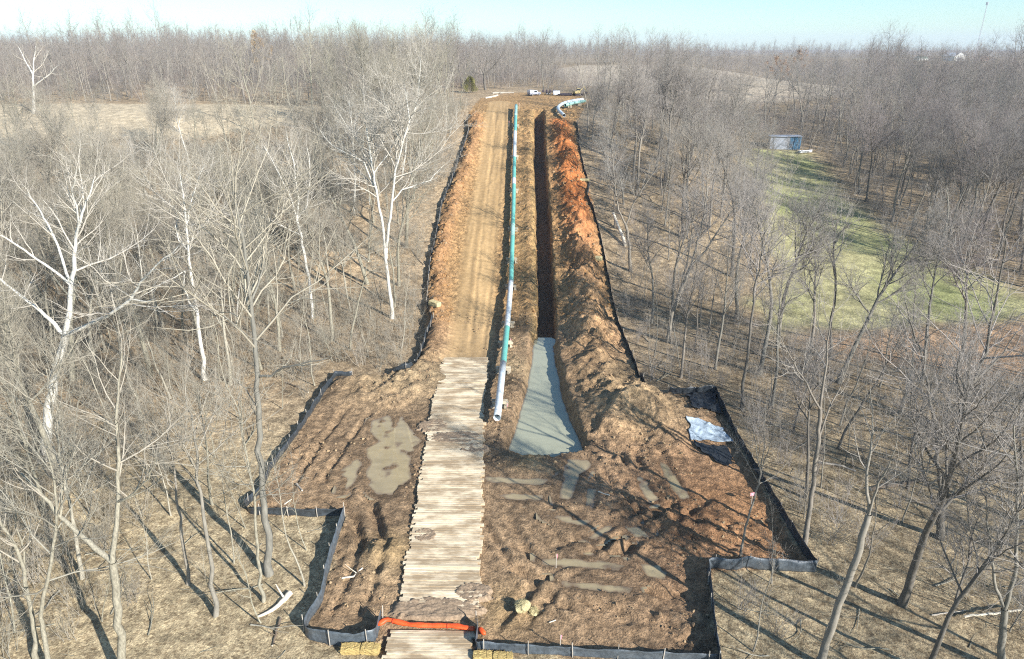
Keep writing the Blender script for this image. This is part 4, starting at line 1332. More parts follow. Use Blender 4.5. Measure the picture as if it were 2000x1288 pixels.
# dead branches lying on the forest floor
def stick_set(seed, n, m):
    c = bpy.data.collections.new('sticks_%d' % seed); R = random.Random(seed)
    for i in range(n):
        g = Grower(seed + i, dens=.3, twig=1.6, up=.0, maxlev=3)
        L = R.uniform(1.2, 4.5)
        g.branch(Vector((0, 0, .06)), Vector((1, 0, .03)), L, .02 + L * .012, 2)
        v, fq = tubes(g.out, {1: 5, 2: 5, 3: 3, 4: 3}); v[:, 2] = np.abs(v[:, 2]) * .6
        c.objects.link(bpy.data.objects.new('stick_%d_%02d' % (seed, i), mesh_np('stick', v, fq, m)))
    return c
sl = np.concatenate([poisson(-70, -9, 28, 110, 2.9, 51), poisson(9, 80, 28, 110, 2.9, 52)]); sl = sl[free(sl[:, 0], sl[:, 1], .8)]
scatter('fallen_branches', np.array([(x, y, zat(x, y) + .02) for x, y in sl]), stick_set(700, 7, BARK_L), 'dead branches strewn over the leaves of the woods', 15, .5, 1.2, tilt=.03)

# ------------------------------------------------------------------ things on the site
def resample(P, step):
    out = [P[0].copy()]; acc = 0.0
    for i in range(len(P) - 1):
        a, b = P[i], P[i + 1]; L = (b - a).length; t = step - acc
        while t < L:
            out.append(a.lerp(b, t / L)); t += step
        acc = L - (t - step)
    if (out[-1] - P[-1]).length > .15: out.append(P[-1].copy())
    return out

def silt_fence(label, poly, h=.78, mat=None, stake_every=2.4, seed=1, stake_side=1, sag=.16, slump=None, stake_h=1.05):
    """fabric strip with a dug-in hem on wooden stakes"""
    R = random.Random(seed)
    P = resample([Vector((p[0], p[1], 0)) for p in poly], .35)
    root = empty('silt_fence', (P[0].x, P[0].y, zat(P[0].x, P[0].y)))
    o0 = root.location.copy()
    bm = bmesh.new(); rows = []
    n = len(P); per = max(2, int(stake_every / .35))
    NR = 5
    for i, p in enumerate(P):
        t = (P[min(i + 1, n - 1)] - P[max(i - 1, 0)]).normalized(); nr = Vector((-t.y, t.x, 0))
        z = zat(p.x, p.y)
        ph = (i % per) / per
        dip = sag * math.sin(math.pi * ph) * R.uniform(.5, 1.2)
        belly = .10 * math.sin(math.pi * ph) + R.gauss(0, .02)
        lean = .06 * math.sin(i * .13 + seed)
        hh = h * (1 + .06 * math.sin(i * .21 + seed * 2)) - dip
        row = []
        for k in range(NR):
            f = k / (NR - 1)
            q = Vector((p.x, p.y, z - .08 + (hh + .08) * f)) + nr * (lean * f + belly * math.sin(math.pi * f) + R.gauss(0, .012))
            row.append(bm.verts.new(q - o0))
        rows.append(row)
    for i in range(n - 1):
        for k in range(NR - 1):
            bm.faces.new((rows[i][k], rows[i + 1][k], rows[i + 1][k + 1], rows[i][k + 1]))
    me_o = bm_obj('fabric', bm, mat or MAT_FABRIC, root, True)
    sm = me_o.modifiers.new('thickness', 'SOLIDIFY'); sm.thickness = .008
    # stakes, each its own piece
    bm = bmesh.new(); add_box(bm, (0, 0, stake_h / 2 - .12), (.045, .045, stake_h), None, .006)
    me = bpy.data.meshes.new('stake'); bm.to_mesh(me); bm.free(); me.materials.append(MAT_STAKE)
    for i in range(0, n, per):
        p = P[i]; t = (P[min(i + 1, n - 1)] - P[max(i - 1, 0)]).normalized(); nr = Vector((-t.y, t.x, 0))
        s = link('stake', me, root, Vector((p.x, p.y, zat(p.x, p.y))) + nr * (.06 * stake_side) - o0)
        s.rotation_euler = (R.gauss(0, .06), R.gauss(0, .06), R.uniform(0, 3))
    tag(root, label, 'fence', 'black silt fences round the cleared ground')
    return root

silt_fence('long wavy black silt fence up the left edge of the strip', FENCE_L1, .7, None, 2.4, 1)
silt_fence('black silt fence slanting down beside the large left puddle to a corner', FENCE_L2, .72, None, 2.2, 2, -1)
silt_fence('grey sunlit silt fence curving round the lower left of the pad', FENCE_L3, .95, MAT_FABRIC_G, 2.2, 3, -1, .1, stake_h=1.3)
silt_fence('long black silt fence along the foot of the spoil ridge', FENCE_R1, .68, None, 2.4, 4)
silt_fence('black silt fence down the right edge of the pad behind the tarpaulins', FENCE_R2, .85, None, 2.4, 5)
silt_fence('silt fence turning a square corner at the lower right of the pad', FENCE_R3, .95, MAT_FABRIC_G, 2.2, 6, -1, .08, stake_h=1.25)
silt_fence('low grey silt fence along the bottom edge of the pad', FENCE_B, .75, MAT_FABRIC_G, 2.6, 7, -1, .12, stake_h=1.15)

# timber mats: four heavy timbers bolted together, laid side by side across the road
def make_mat_layout(path, n0):
    P = resample(path, 1.22)
    return P
mat_no = 0
bm = bmesh.new(); add_box(bm, (0, 0, 0), (1, 1, 1), None, 0); 
me_t = []
for k in range(6):
    R = random.Random(40 + k)
    bm = bmesh.new()
    L = 4.86 + R.gauss(0, .06)
    add_box(bm, (0, 0, 0), (L, .222, .20), None, .016)
    for v in bm.verts:
        v.co.z += R.gauss(0, .006); v.co.y += R.gauss(0, .006)
    me = bpy.data.meshes.new('timber'); bm.to_mesh(me); bm.free(); me.materials.append(MAT_TIMBER); me_t.append(me)
MAT_STEEL = simple('rusty_steel', (.10, .07, .05), .7, .6)
bm = bmesh.new(); add_cyl(bm, (0, -.61, 0), (0, .61, 0), .02, seg=6)
me_rod = bpy.data.meshes.new('bolt'); bm.to_mesh(me_rod); bm.free(); me_rod.materials.append(MAT_STEEL)
Rm = random.Random(3)
ORD = 'first second third fourth fifth sixth seventh eighth ninth tenth eleventh twelfth thirteenth fourteenth fifteenth sixteenth seventeenth eighteenth nineteenth twentieth'.split() + ['twenty-' + w for w in 'first second third fourth fifth sixth seventh eighth ninth'.split()] + ['thirtieth'] + ['thirty-' + w for w in 'first second third fourth fifth sixth seventh eighth ninth'.split()]
def lay_mats(path, label, group):
    made = []
    P = resample([Vector((p[0], p[1], 0)) for p in path], 1.23)
    for i in range(len(P) - 1):
        a, b = P[i], P[i + 1]
        if (b - a).length < .9: continue
        c = (a + b) / 2
        ang = Rm.gauss(-.015, .010)
        off = Rm.gauss(0, .05)
        zs = [zat(c.x + dx, c.y + dy) for dx in (-1.8, 0, 1.8) for dy in (-.4, .4)]
        z = float(np.mean(zs)) + .11
        root = empty('timber_mat', (c.x + off, c.y, z), ang)
        root.rotation_euler = (math.atan2(zat(c.x, c.y + .6) - zat(c.x, c.y - .6), 1.2) * .5, Rm.gauss(0, .006), ang)
        for k in range(5):
            t = link('timber', me_t[Rm.randrange(6)], root, (Rm.gauss(0, .05) + (.16 if k in (1, 3) and Rm.random() < .5 else 0), (k - 2) * .245 + Rm.gauss(0, .004), Rm.gauss(0, .012)))
            t.rotation_euler = (Rm.gauss(0, .012), Rm.gauss(0, .004), Rm.gauss(0, .004))
        for sx in (-1.9, 1.9):
            link('bolt', me_rod, root, (sx, 0, .0))
        made.append(root)
    if 'up' in label: made = made[::-1]
    for n_, root in enumerate(made): tag(root, label % ORD[min(n_, len(ORD) - 1)], 'mat', group)
lay_mats(MATC, '%s pale timber mat counting up from the orange tube', 'timber mats of the access road')
lay_mats(MATC2, '%s pale timber mat counting down from the orange tube', 'timber mats at the bottom edge')

# mud tracked onto the mats: thin lumpy drifts
def mud_drift(label, px, py, rx, ry, top, seed):
    g = G(px, py); n = 46; bm = bmesh.new(); V = []
    zb = zat(g.x, g.y) + .21
    for j in range(n):
        row = []
        for i in range(n):
            u, v = i / (n - 1) * 2 - 1, j / (n - 1) * 2 - 1
            x, y = g.x + u * rx, g.y + v * ry
            f = fbm(np.array([x / .42]), np.array([y / .3]), 5, seed, .7)[0]
            fall = max(0, 1 - (u * u + v * v))
            row.append(bm.verts.new((x - g.x, y - g.y, -.36 + (.36 + top * (.25 + 1.4 * f)) * min(1.0, max(0.0, fall * 2.4 + .9 * f)))))
        V.append(row)
    for j in range(n - 1):
        for i in range(n - 1): bm.faces.new((V[j][i], V[j][i + 1], V[j + 1][i + 1], V[j + 1][i]))
    o = bm_obj('mud_drift', bm, MAT_MUD, None, True, (g.x, g.y, zb))
    tag(o, label, None, None, 'structure')
MAT_MUD = simple('tracked_mud', (.29, .21, .135), .75, 0, .4, 7, .3, 1.0)
MAT_MUDD = MAT_MUD
mud_drift('dark mud smear on the right side of the mats', 925, 878, 1.5, .9, .07, 3)
mud_drift('brown mud drift on the left side of the upper mats', 845, 835, 1.6, 1.3, .07, 5)
mud_drift('thin mud across the middle of the upper mats', 890, 858, 2.6, 1.1, .055, 7)
mud_drift('mud drift over the right lower corner of the mats', 925, 1160, 1.3, .9, .07, 9)
mud_drift('thick mud between the two runs of mats', 850, 1192, 3.2, 1.0, .08, 11)
mud_drift('thin mud on the left edge of the middle mats', 830, 1050, .9, .8, .06, 13)
def clod_mesh(seed, sub=2, flat=.6):
    bm = bmesh.new(); bmesh.ops.create_icosphere(bm, subdivisions=sub, radius=1)
    R = random.Random(seed); s = [R.uniform(0, 50) for _ in range(3)]
    for v in bm.verts:
        q = v.co.copy()
        k = float(fbm(np.array([q.x * 1.3 + s[0] + q.z]), np.array([q.y * 1.3 + s[1] - q.z]), 3, seed)[0])
        v.co = q * (1 + .55 * k); v.co.z *= flat
    return bm
def coll_of(name, bms, mats):
    c = bpy.data.collections.new(name)
    for i, b in enumerate(bms):
        me = bpy.data.meshes.new(name); b.to_mesh(me); b.free(); me.materials.append(mats[i % len(mats)])
        o = bpy.data.objects.new('%s_%02d' % (name, i), me); c.objects.link(o)
    return c
CL1 = simple('clod_brown', (.25, .17, .10), .95, 0, .3, 3, .1); CL2 = simple('clod_orange', (.35, .20, .085), .95, 0, .3, 3, .1)
CL3 = simple('clod_tan', (.36, .26, .15), .95, 0, .3, 3, .1)
CLODS_N = coll_of('clod_near', [clod_mesh(i, 1) for i in range(6)], [CL1, CL1, CL3])
CLODS_U = coll_of('clod_up', [clod_mesh(i + 9, 1) for i in range(6)], [CL2, CL2, CL1, CL3])
def clods(name, n, test, coll, label, seed, s0=.05, s1=.2):
    R = np.random.RandomState(seed)
    pts = []; sc = []
    j = R.randint(0, len(cx), n * 4)
    for q in j:
        if len(pts) >= n: break
        if not test(q): continue
        pts.append((cx[q] + R.uniform(-.1, .1), cy[q] + R.uniform(-.1, .1), zz[q])); sc.append(s0 + (s1 - s0) * R.random() ** 3)
    scatter(name, np.array(pts), coll, label, seed, scales=np.array(sc), tilt=.8)
wetmask = wet > .85
vn_ = vnoise(cx / .7, cy / .7, 5)
clods('dirt_clods', 20000, lambda q: M_site[q] > .8 and churn[q] > .75 + .5 * vn_[q] and cy[q] < 80 and not wetmask[q] and matm[q] < .2 and pcut[q] < .3, CLODS_N, 'crumbly brown clods strewn over the near pad', 51, .025, .15)
clods('dirt_clods', 12000, lambda q: M_site[q] > .8 and 76 < cy[q] < 165 and lane[q] < .3 and tcut[q] < .2 and (spoil[q] + win[q] > .25 or vn_[q] > .62), CLODS_U, 'orange and brown clods on the spoil ridges of the slope', 52, .05, .26)

# ------------------------------------------------------------------ the pipeline on its skids
def pipe_mat(name, col, rough=.35):
    m, nt, b = new_mat(name)
    pos = geo_pos(nt)
    a = noise(nt, 1.2, 5, .7, pos)
    r = ramp(nt, a.outputs[0], [(.35, (col[0] * .8, col[1] * .85, col[2] * .85)), (.6, col), (.8, tuple(min(.85, c * 1.15 + .06) for c in col))])
    nt.links.new(r.outputs[0], b.inputs['Base Color'])
    b.inputs['Roughness'].default_value = rough; b.inputs['Specular IOR Level'].default_value = .45
    return m
P_GREEN = pipe_mat('green_pipe_coating', (.15, .45, .38)); P_WHITE = pipe_mat('white_pipe_coating', (.66, .70, .70)); P_MINT = pipe_mat('mint_pipe_coating', (.34, .58, .50))
P_IN = simple('pipe_bore', (.05, .03, .025), .8)
def tube_path(P, r, seg=20, inner=None, origin=Vector((0, 0, 0))):
    """a round tube along points P; with an inner wall when inner is given"""
    bm = bmesh.new()
    def rings(rad):
        out = []
        for i, p in enumerate(P):
            t = (P[min(i + 1, len(P) - 1)] - P[max(i - 1, 0)]).normalized()
            u = t.cross(Vector((0, 0, 1))).normalized(); w = u.cross(t)
            out.append([bm.verts.new(p - origin + (u * math.cos(a) + w * math.sin(a)) * rad) for a in [2 * math.pi * k / seg for k in range(seg)]])
        for i in range(len(P) - 1):
            for k in range(seg):
                bm.faces.new((out[i][k], out[i][(k + 1) % seg], out[i + 1][(k + 1) % seg], out[i + 1][k]))
        return out
    o = rings(r)
    if inner:
        q = rings(inner)
        for e in (0, -1):
            for k in range(seg):
                bm.faces.new((o[e][k], o[e][(k + 1) % seg], q[e][(k + 1) % seg], q[e][k]))
    return bm
PR = .335
PIPE_OFF = .62 + PR
def pipe_pts(lo, hi, n=7):
    ys = np.linspace(lo, hi, n); xs = np.interp(ys, [p[1] for p in PIPE_PX][::-1], [p[0] for p in PIPE_PX][::-1])
    return [G(a, b, PIPE_OFF) for a, b in zip(xs, ys)]
g0 = G(*PIPE_PX[0], PIPE_OFF)
pl = empty('pipeline', (g0.x, g0.y, zat(g0.x, g0.y)))
tag(pl, 'long green and white coated steel pipeline lying on skids along the trench', 'pipeline')
secs = [(816, 710, P_WHITE, 'white'), (710, 641, P_GREEN, 'green'), (641, 551, P_WHITE, 'white'), (551, 463, P_GREEN, 'green'), (463, 440, P_MINT, 'pale mint'), (440, 362, P_GREEN, 'green'),
        (362, 350, P_WHITE, 'white'), (350, 309, P_GREEN, 'green'), (309, 258, P_WHITE, 'white'), (258, 228, P_GREEN, 'green'), (228, 206, P_MINT, 'pale mint')]
prev = None
for i, (a, b, m, nm) in enumerate(secs):
    P = pipe_pts(a, b, 6)
    if prev is not None: P[0] = prev.copy()
    prev = P[-1]
    end = (i == 0)
    bm = tube_path(P, PR, 24, PR - .02 if end or i == len(secs) - 1 else None, pl.location)
    so = bm_obj('pipe_section', bm, m, pl, True); so['label'] = nm + ' coated section of the pipeline'
    if i:
        t = (P[1] - P[0]).normalized()
        bm = tube_path([P[0] - t * .05, P[0] + t * .05], PR + .012, 24, None, pl.location)
        bm_obj('weld_collar', bm, simple('weld_band', (.30, .40, .36), .5), pl, True)
bm = bmesh.new()
P = pipe_pts(816, 800, 2); tdir = (P[1] - P[0]).normalized()
add_cyl(bm, P[0] + tdir * .9 - pl.location, P[0] + tdir * 1.0 - pl.location, PR - .021, seg=20)
bm_obj('pipe_bore', bm, P_IN, pl)
# skids: cribs of short timbers carrying the pipe
def skid(py, layers, label):
    c = pipe_pts(py, py, 1)[0]
    root = empty('pipe_skid', (c.x, c.y, zat(c.x, c.y)))
    top = c.z - PR - .005 - root.location.z
    R = random.Random(int(py)); bot = min(zat(c.x + dx, c.y + dy) for dx in (-.6, 0, .6) for dy in (-.4, .4)) - root.location.z - .05
    hgt = (top - bot) / layers
    for k in range(layers):
        zc_ = bot + hgt * (k + .5)
        cross = (layers - 1 - k) % 2 == 0
        for s in (-.34, .34):
            bm = bmesh.new()
            if cross: add_box(bm, (R.gauss(0, .06), s * .55, zc_), (1.5, .2, hgt - .004), None, .012)
            else: add_box(bm, (s * 1.5, R.gauss(0, .06), zc_), (.2, 1.25, hgt - .004), None, .012)
            bm_obj('timber', bm, MAT_SKID, root)
    root.rotation_euler[2] = R.gauss(0, .12)
    tag(root, label, 'skid', 'timber cribs under the pipeline')
for py, lab in [(776, 'timber crib under the white near end of the pipeline'), (712, 'timber crib under the first white to green joint of the pipeline'), (662, 'timber crib under the first green section of the pipeline'),
                (624, 'pale timber crib sticking out beside the second white pipe section'), (552, 'timber crib under the upper joint of the second white section'), (500, 'timber crib under the middle green section'),
                (440, 'timber crib at the mint band half way up the slope'), (365, 'timber crib at the short white band of the pipeline'), (300, 'timber crib at the third white section near the top'), (240, 'timber crib under the last green section near the crest')]:
    skid(py, 3, lab)

# bent pipe pieces at the top right of the strip
def loose_pipe(label, pxs, mat, off, r=.42, end_white=False):
    P = [G(a, b, off) for a, b in pxs]
    Q = []
    for i in range(len(P) - 1):
        for s in range(4): Q.append(P[i].lerp(P[i + 1], s / 4))
    Q.append(P[-1])
    for _ in range(3):
        Q = [Q[0]] + [(Q[i - 1] + Q[i] * 2 + Q[i + 1]) / 4 for i in range(1, len(Q) - 1)] + [Q[-1]]
    o = empty('bent_pipe', (Q[0].x, Q[0].y, zat(Q[0].x, Q[0].y)))
    bm_obj('pipe_section', tube_path(Q, r, 18, r - .04, o.location), mat, o, True)
    bm = bmesh.new(); t = (Q[1] - Q[0]).normalized()
    add_cyl(bm, Q[0] + t * .5 - o.location, Q[0] + t * .6 - o.location, r - .041, seg=16); bm_obj('pipe_bore', bm, P_IN, o)
    for k in (.3, .8):
        q = Q[int(k * (len(Q) - 1))]
        bm = bmesh.new(); zb = zat(q.x, q.y); hh = max(.1, q.z - r - zb + .05)
        add_box(bm, Vector((q.x, q.y, zb - .05 + hh / 2)) - o.location, (.9, .9, hh), None, .02); bm_obj('timber', bm, MAT_SKID, o)
    tag(o, label, 'pipe', 'bent pipe pieces at the top of the strip')
    return o
loose_pipe('white and mint bent pipe with its open end facing down the slope', [(1102, 226), (1094, 219), (1088, 211), (1097, 203), (1116, 197.5), (1139, 194.5)], P_WHITE, .8, .36)
loose_pipe('pale mint straight pipe lying close behind the bent one', [(1104, 206), (1122, 201), (1142, 198)], P_MINT, .8, .34)

# ------------------------------------------------------------------ straw bales, orange tube, tarpaulins, logs, stakes
def straw_mat(name, c0, c1):
    m, nt, b = new_mat(name)
    tc = nt.nodes.new('ShaderNodeTexCoord')
    mp = nt.nodes.new('ShaderNodeMapping'); mp.inputs['Scale'].default_value = (30, 12, 30)
    nt.links.new(tc.outputs['Object'], mp.inputs['Vector'])
    a = noise(nt, 1.0, 4, .7, mp.outputs[0])
    nt.links.new(ramp(nt, a.outputs[0], [(.3, c0), (.7, c1)]).outputs[0], b.inputs['Base Color'])
    b.inputs['Roughness'].default_value = .8
    bump(nt, b, a.outputs[0], .8, .04)
    return m
STRAW_M = straw_mat('straw', (.32, .22, .07), (.58, .44, .18)); STRAW_P = straw_mat('faded_straw', (.38, .32, .16), (.62, .54, .30))
MAT_TWINE = simple('twine', (.45, .30, .12), .8)
def bale(label, px, py, rz, size=(1.05, .5, .45), mat=STRAW_M, tilt=0, group=None, seed=0):
    g = G(px, py); z = zat(g.x, g.y)
    o = empty('straw_bale', (g.x, g.y, z), rz)
    R = random.Random(seed + int(px))
    bm = bmesh.new()
    bmesh.ops.create_cube(bm, size=1.0)
    bmesh.ops.subdivide_edges(bm, edges=bm.edges[:], cuts=7, use_grid_fill=True)
    for v in bm.verts:
        q = v.co
        for ax in range(3):                                     # rounded shoulders
            pass
        rr = max(abs(q.x), abs(q.y), abs(q.z))
        n2_ = q.length
        f = 1 - .10 * (n2_ / .866) ** 4
        v.co = Vector((q.x * size[0] * f, q.y * size[1] * f, q.z * size[2] * f + size[2] / 2 - .03)) + Vector((R.gauss(0, .012), R.gauss(0, .012), R.gauss(0, .012)))
    bm_obj('straw', bm, mat, o, False)
    # loose stalks that break the outline
    bm = bmesh.new()
    for k in range(170):
        f = R.choice([0, 1, 2]); s = R.choice([-1, 1])
        p = Vector((R.uniform(-.48, .48) * size[0], R.uniform(-.48, .48) * size[1], R.uniform(.05, .95) * size[2]))
        if f == 0: p.x = s * .48 * size[0]
        elif f == 1: p.y = s * .48 * size[1]
        else: p.z = size[2] - .05
        d = Vector((R.gauss(0, 1), R.gauss(0, 1), R.gauss(0, .8) + .2)).normalized() * R.uniform(.06, .16)
        add_cyl(bm, p, p + d, .006, .004, 3, False)
    bm_obj('loose_stalks', bm, mat, o)
    for sx in (-.22, .22):
        bm = bmesh.new()
        for (a, b) in [((sx, -.5, 0), (sx, -.5, 1)), ((sx, -.5, 1), (sx, .5, 1)), ((sx, .5, 1), (sx, .5, 0))]:
            A = Vector((a[0] * size[0], a[1] * size[1] * .93, a[2] * size[2] * .95)); B = Vector((b[0] * size[0], b[1] * size[1] * .93, b[2] * size[2] * .95))
            add_cyl(bm, A, B, .008, .008, 4, False)
        bm_obj('twine', bm, MAT_TWINE, o)
    o.rotation_euler[0] = tilt
    tag(o, label, 'straw bale', group)
bale('yellow straw bale left of the lower mats, nearer the grey fence bend', 686, 1272, .02, (1.1, .52, .45))
bale('yellow straw bale left of the lower mats, touching the fence end', 724, 1273, -.06, (1.05, .52, .45))
bale('yellow straw bale right of the lower mats, nearer the mats', 943, 1289, .03, (1.08, .52, .46))
bale('yellow straw bale right of the lower mats, farther from the mats', 982, 1291, -.03, (1.08, .52, .46))
def straw_clump(label, px, py, r, seed):
    g = G(px, py); o = empty('straw_clump', (g.x, g.y, zat(g.x, g.y))); R_ = random.Random(seed)
    bm = clod_mesh(seed, 3, .75)
    for v in bm.verts: v.co = v.co * r + Vector((R_.gauss(0, .015), R_.gauss(0, .015), R_.gauss(0, .015) + r * .5))
    bm_obj('straw', bm, STRAW_P, o)
    bm = bmesh.new()
    for k in range(420):
        d = Vector((R_.gauss(0, 1), R_.gauss(0, 1), abs(R_.gauss(0, 1)))).normalized(); p = d * r * .9 + Vector((0, 0, r * .45))
        add_cyl(bm, p, p + (d + Vector((R_.gauss(0, 1), R_.gauss(0, 1), R_.gauss(0, 1)))).normalized() * R_.uniform(.06, .18), .006, .004, 3, False)
    bm_obj('loose_stalks', bm, STRAW_P, o)
    tag(o, label, 'straw')
straw_clump('faded straw clump on the bare pad, larger of the pair', 1020, 1195, .42, 3)
straw_clump('faded straw clump on the bare pad, smaller of the pair', 1042, 1194, .27, 6)
bale('pale straw bale against the bend of the left slope fence', 850, 612, -.7, (1.6, .8, .6), STRAW_P, 0)
bale('straw bale leaning on the right slope fence', 1166, 520, -.3, (1.4, .7, .5), STRAW_P, .2)
bale('flattened pale straw bale near the top of the right slope fence', 1138, 362, .1, (2.2, .8, .4), STRAW_P, 0)

ORANGE = simple('orange_plastic', (.80, .10, .02), .5, 0, .25, 3, .4, .5)
def sock(name, label, pxs, off, r, seed, cat='tube'):
    R = random.Random(seed)
    P = resample([Vector((p.x, p.y, zat(p.x, p.y) + off)) for p in GP(pxs)], .16)
    o = empty(name, (P[0].x, P[0].y, zat(P[0].x, P[0].y)))
    bm = bmesh.new(); seg = 14; rr = []
    for i, p in enumerate(P):
        t = (P[min(i + 1, len(P) - 1)] - P[max(i - 1, 0)]).normalized(); u = t.cross(Vector((0, 0, 1))).normalized(); w = u.cross(t)
        rad = r * (1 + .12 * math.sin(i * .9) + R.gauss(0, .05)) * (0.55 if i in (0, len(P) - 1) else 1)
        wob = Vector((0, .05 * math.sin(i * .31), .02 * math.sin(i * .5)))
        rr.append([bm.verts.new(p - o.location + wob + (u * math.cos(a) * 1.15 + w * math.sin(a) * .85) * rad * (1 + .06 * math.cos(3 * a + i * .35))) for a in [2 * math.pi * k / seg for k in range(seg)]])
    for i in range(len(P) - 1):
        for k in range(seg):
            bm.faces.new((rr[i][k], rr[i][(k + 1) % seg], rr[i + 1][(k + 1) % seg], rr[i + 1][k]))
    bm.faces.new(rr[0]); bm.faces.new(rr[-1])
    bm_obj('sleeve', bm, ORANGE, o, True)
    # ties
    bm = bmesh.new()
    for i in range(5, len(P) - 3, 9):
        q = rr[i]
    for i in range(6, len(P) - 3, 10):
        t = (P[i + 1] - P[i - 1]).normalized()
        b2 = tube_path([P[i] - t * .02, P[i] + t * .02], r * 1.08, 12, None, o.location)
        bm_obj('tie', b2, simple('tie_strap', (.6, .07, .03), .5), o, True)
    bm.free()
    tag(o, label, cat)
    return o
sock('silt_sock', 'bright orange tube laid across the end of the upper mats', [(738, 1228), (755, 1220), (800, 1226), (850, 1229), (900, 1232), (930, 1234)], .28, .135, 5)
sock('silt_sock', 'short red orange end of tube beyond the right fence post', [(936, 1232), (942, 1240), (948, 1248)], .22, .12, 6)

def tarp(name, label, quad, mat, amp, seed, lift=.08, n=44):
    """draped sheet with folds over the ground; quad in frame pixels"""
    a, b, c, d = GP(quad)
    o0 = a.copy(); o0.z = zat(a.x, a.y)
    bm = bmesh.new(); V = []
    for j in range(n):
        row = []
        for i in range(n):
            u, v = i / (n - 1), j / (n - 1)
            edge = .05 * math.sin(v * 6 + seed) + .02 * math.sin(v * 14); edge2 = .07 * math.sin(u * 5 + seed) + .025 * math.sin(u * 13)
            uu = u + edge * (1 if u > .5 else -1) * (abs(u - .5) * 2) ** 4; vv = v + edge2 * (abs(v - .5) * 2) ** 4
            p = (a * (1 - uu) + b * uu) * (1 - vv) + (d * (1 - uu) + c * uu) * vv
            f = fbm(np.array([u * 9 + seed * 3.1 + v * 4]), np.array([v * 3.0 - u * 2]), 3, seed)[0]
            f2 = fbm(np.array([u * 3 + seed]), np.array([v * 3.0]), 2, seed + 4)[0]
            z = zat(p.x, p.y) + lift + amp * (max(0, f) * .9 + .6 * max(0, f2) + .12)
            row.append(bm.verts.new(Vector((p.x, p.y, z)) - o0))
        V.append(row)
    for j in range(n - 1):
        for i in range(n - 1):
            bm.faces.new((V[j][i], V[j][i + 1], V[j + 1][i + 1], V[j + 1][i]))
    o = bm_obj(name, bm, mat, None, True, o0)
    s = o.modifiers.new('thickness', 'SOLIDIFY'); s.thickness = .012
    tag(o, label, 'tarpaulin')
    return o
T_WHITE = simple('pale_plastic_sheet', (.36, .43, .48), .35, 0, .4, 2, .5, .5)
T_BLACK = simple('black_plastic_sheet', (.02, .024, .028), .4, 0, .4, 2, .5, .5)
tarp('tarpaulin', 'crumpled pale grey plastic sheet on the right of the pad', [(1338, 832), (1412, 838), (1428, 866), (1352, 866)], T_WHITE, .2, 3, .08)
tarp('tarpaulin', 'black plastic sheet spread below the pale grey one', [(1352, 870), (1420, 874), (1432, 912), (1398, 908)], T_BLACK, .25, 5, .08)
tarp('tarpaulin', 'black plastic sheet folded inside the upper corner of the right fence', [(1338, 775), (1394, 772), (1412, 815), (1352, 806)], T_BLACK, .3, 8, .10)

LOGW = bark('stripped_pale_log', [(.62, .55, .43), (.66, .6, .48)], .25, 4); LOGB = bark('dark_rotten_log', [(.14, .11, .08), (.18, .14, .10)], .3, 4)
LOGG = bark('grey_log', [(.34, .30, .24), (.38, .34, .28)], .3, 4)
def log(label, pxs, r0, r1, mat, stubs=2, seed=1, off=None, zs=None, cat='log'):
    R = random.Random(seed)
    P = GP(pxs)
    P = [Vector((p.x, p.y, zat(p.x, p.y) + (r0 * .7 if off is None else off))) for p in P]
    if zs:
        for p, z in zip(P, zs): p.z += z
    Q = resample(P, max(.25, (P[-1] - P[0]).length / 9))
    o = empty('fallen_log', (P[0].x, P[0].y, P[0].z - r0 * .7))
    n = len(Q) - 1
    pts = [q - o.location + Vector((R.gauss(0, .02), R.gauss(0, .02), R.gauss(0, .02))) for q in Q]
    rad = [r0 + (r1 - r0) * i / n for i in range(n + 1)]
    br = [(1, pts, rad)]
    # closed ends
    br2 = []
    for k in range(stubs):
        i = R.randint(1, max(1, n - 1)); d = Vector((R.gauss(0, 1), R.gauss(0, 1), abs(R.gauss(0, .6)) + .2)).normalized()
        L = R.uniform(.4, 1.1); br2.append((2, [pts[i], pts[i] + d * L * .5, pts[i] + d * L + Vector((0, 0, .08))], [rad[i] * .5, rad[i] * .35, rad[i] * .15]))
    v, f = tubes(br, {1: 9})
    me = mesh_np('stem', v, f, mat); link('stem', me, o)
    for e in (0, -1):
        bm = bmesh.new()
        t = (pts[1] - pts[0]).normalized() if e == 0 else (pts[-1] - pts[-2]).normalized()
        add_cyl(bm, pts[e] - t * .01, pts[e] + t * .01, rad[e] * .98, seg=9)
        bm_obj('cut_end', bm, LOGW, o)
    if br2:
        v, f = tubes(br2, {2: 5}); link('broken_stub', mesh_np('broken_stub', v, f, mat), o)
    tag(o, label, cat)
log('pale stripped fallen log with a broken end left of the grey fence', [(504, 1206), (530, 1194), (553, 1176), (568, 1158)], .07, .2, LOGW, 1, 3)
log('dark forked branch on the leaves below the pale stripped log', [(548, 1210), (538, 1240), (532, 1262)], .09, .05, LOGB, 2, 4)
log('white barkless trunk leaning among the trees right of the strip', [(1222, 482), (1214, 470), (1204, 458), (1196, 448)], .26, .2, LOGW, 1, 5, None, [0, .7, 1.5, 2.3])
log('white broken branch across the bottom right corner', [(1880, 1212), (1920, 1214), (1960, 1212), (2010, 1208)], .07, .06, LOGW, 2, 6, None, [.3, .5, .6, .7])
log('pinkish broken stick left of the white branch in the bottom right corner', [(1820, 1203), (1850, 1199), (1885, 1194)], .05, .04, LOGG, 0, 7)
log('dark thin log lying in the left woods above the slanting fence', [(560, 750), (580, 757), (602, 768)], .09, .07, LOGB, 1, 8)
log('grey fallen trunk under the trees left of the straw bale', [(660, 470), (690, 490), (720, 512)], .15, .1, LOGG, 2, 9)
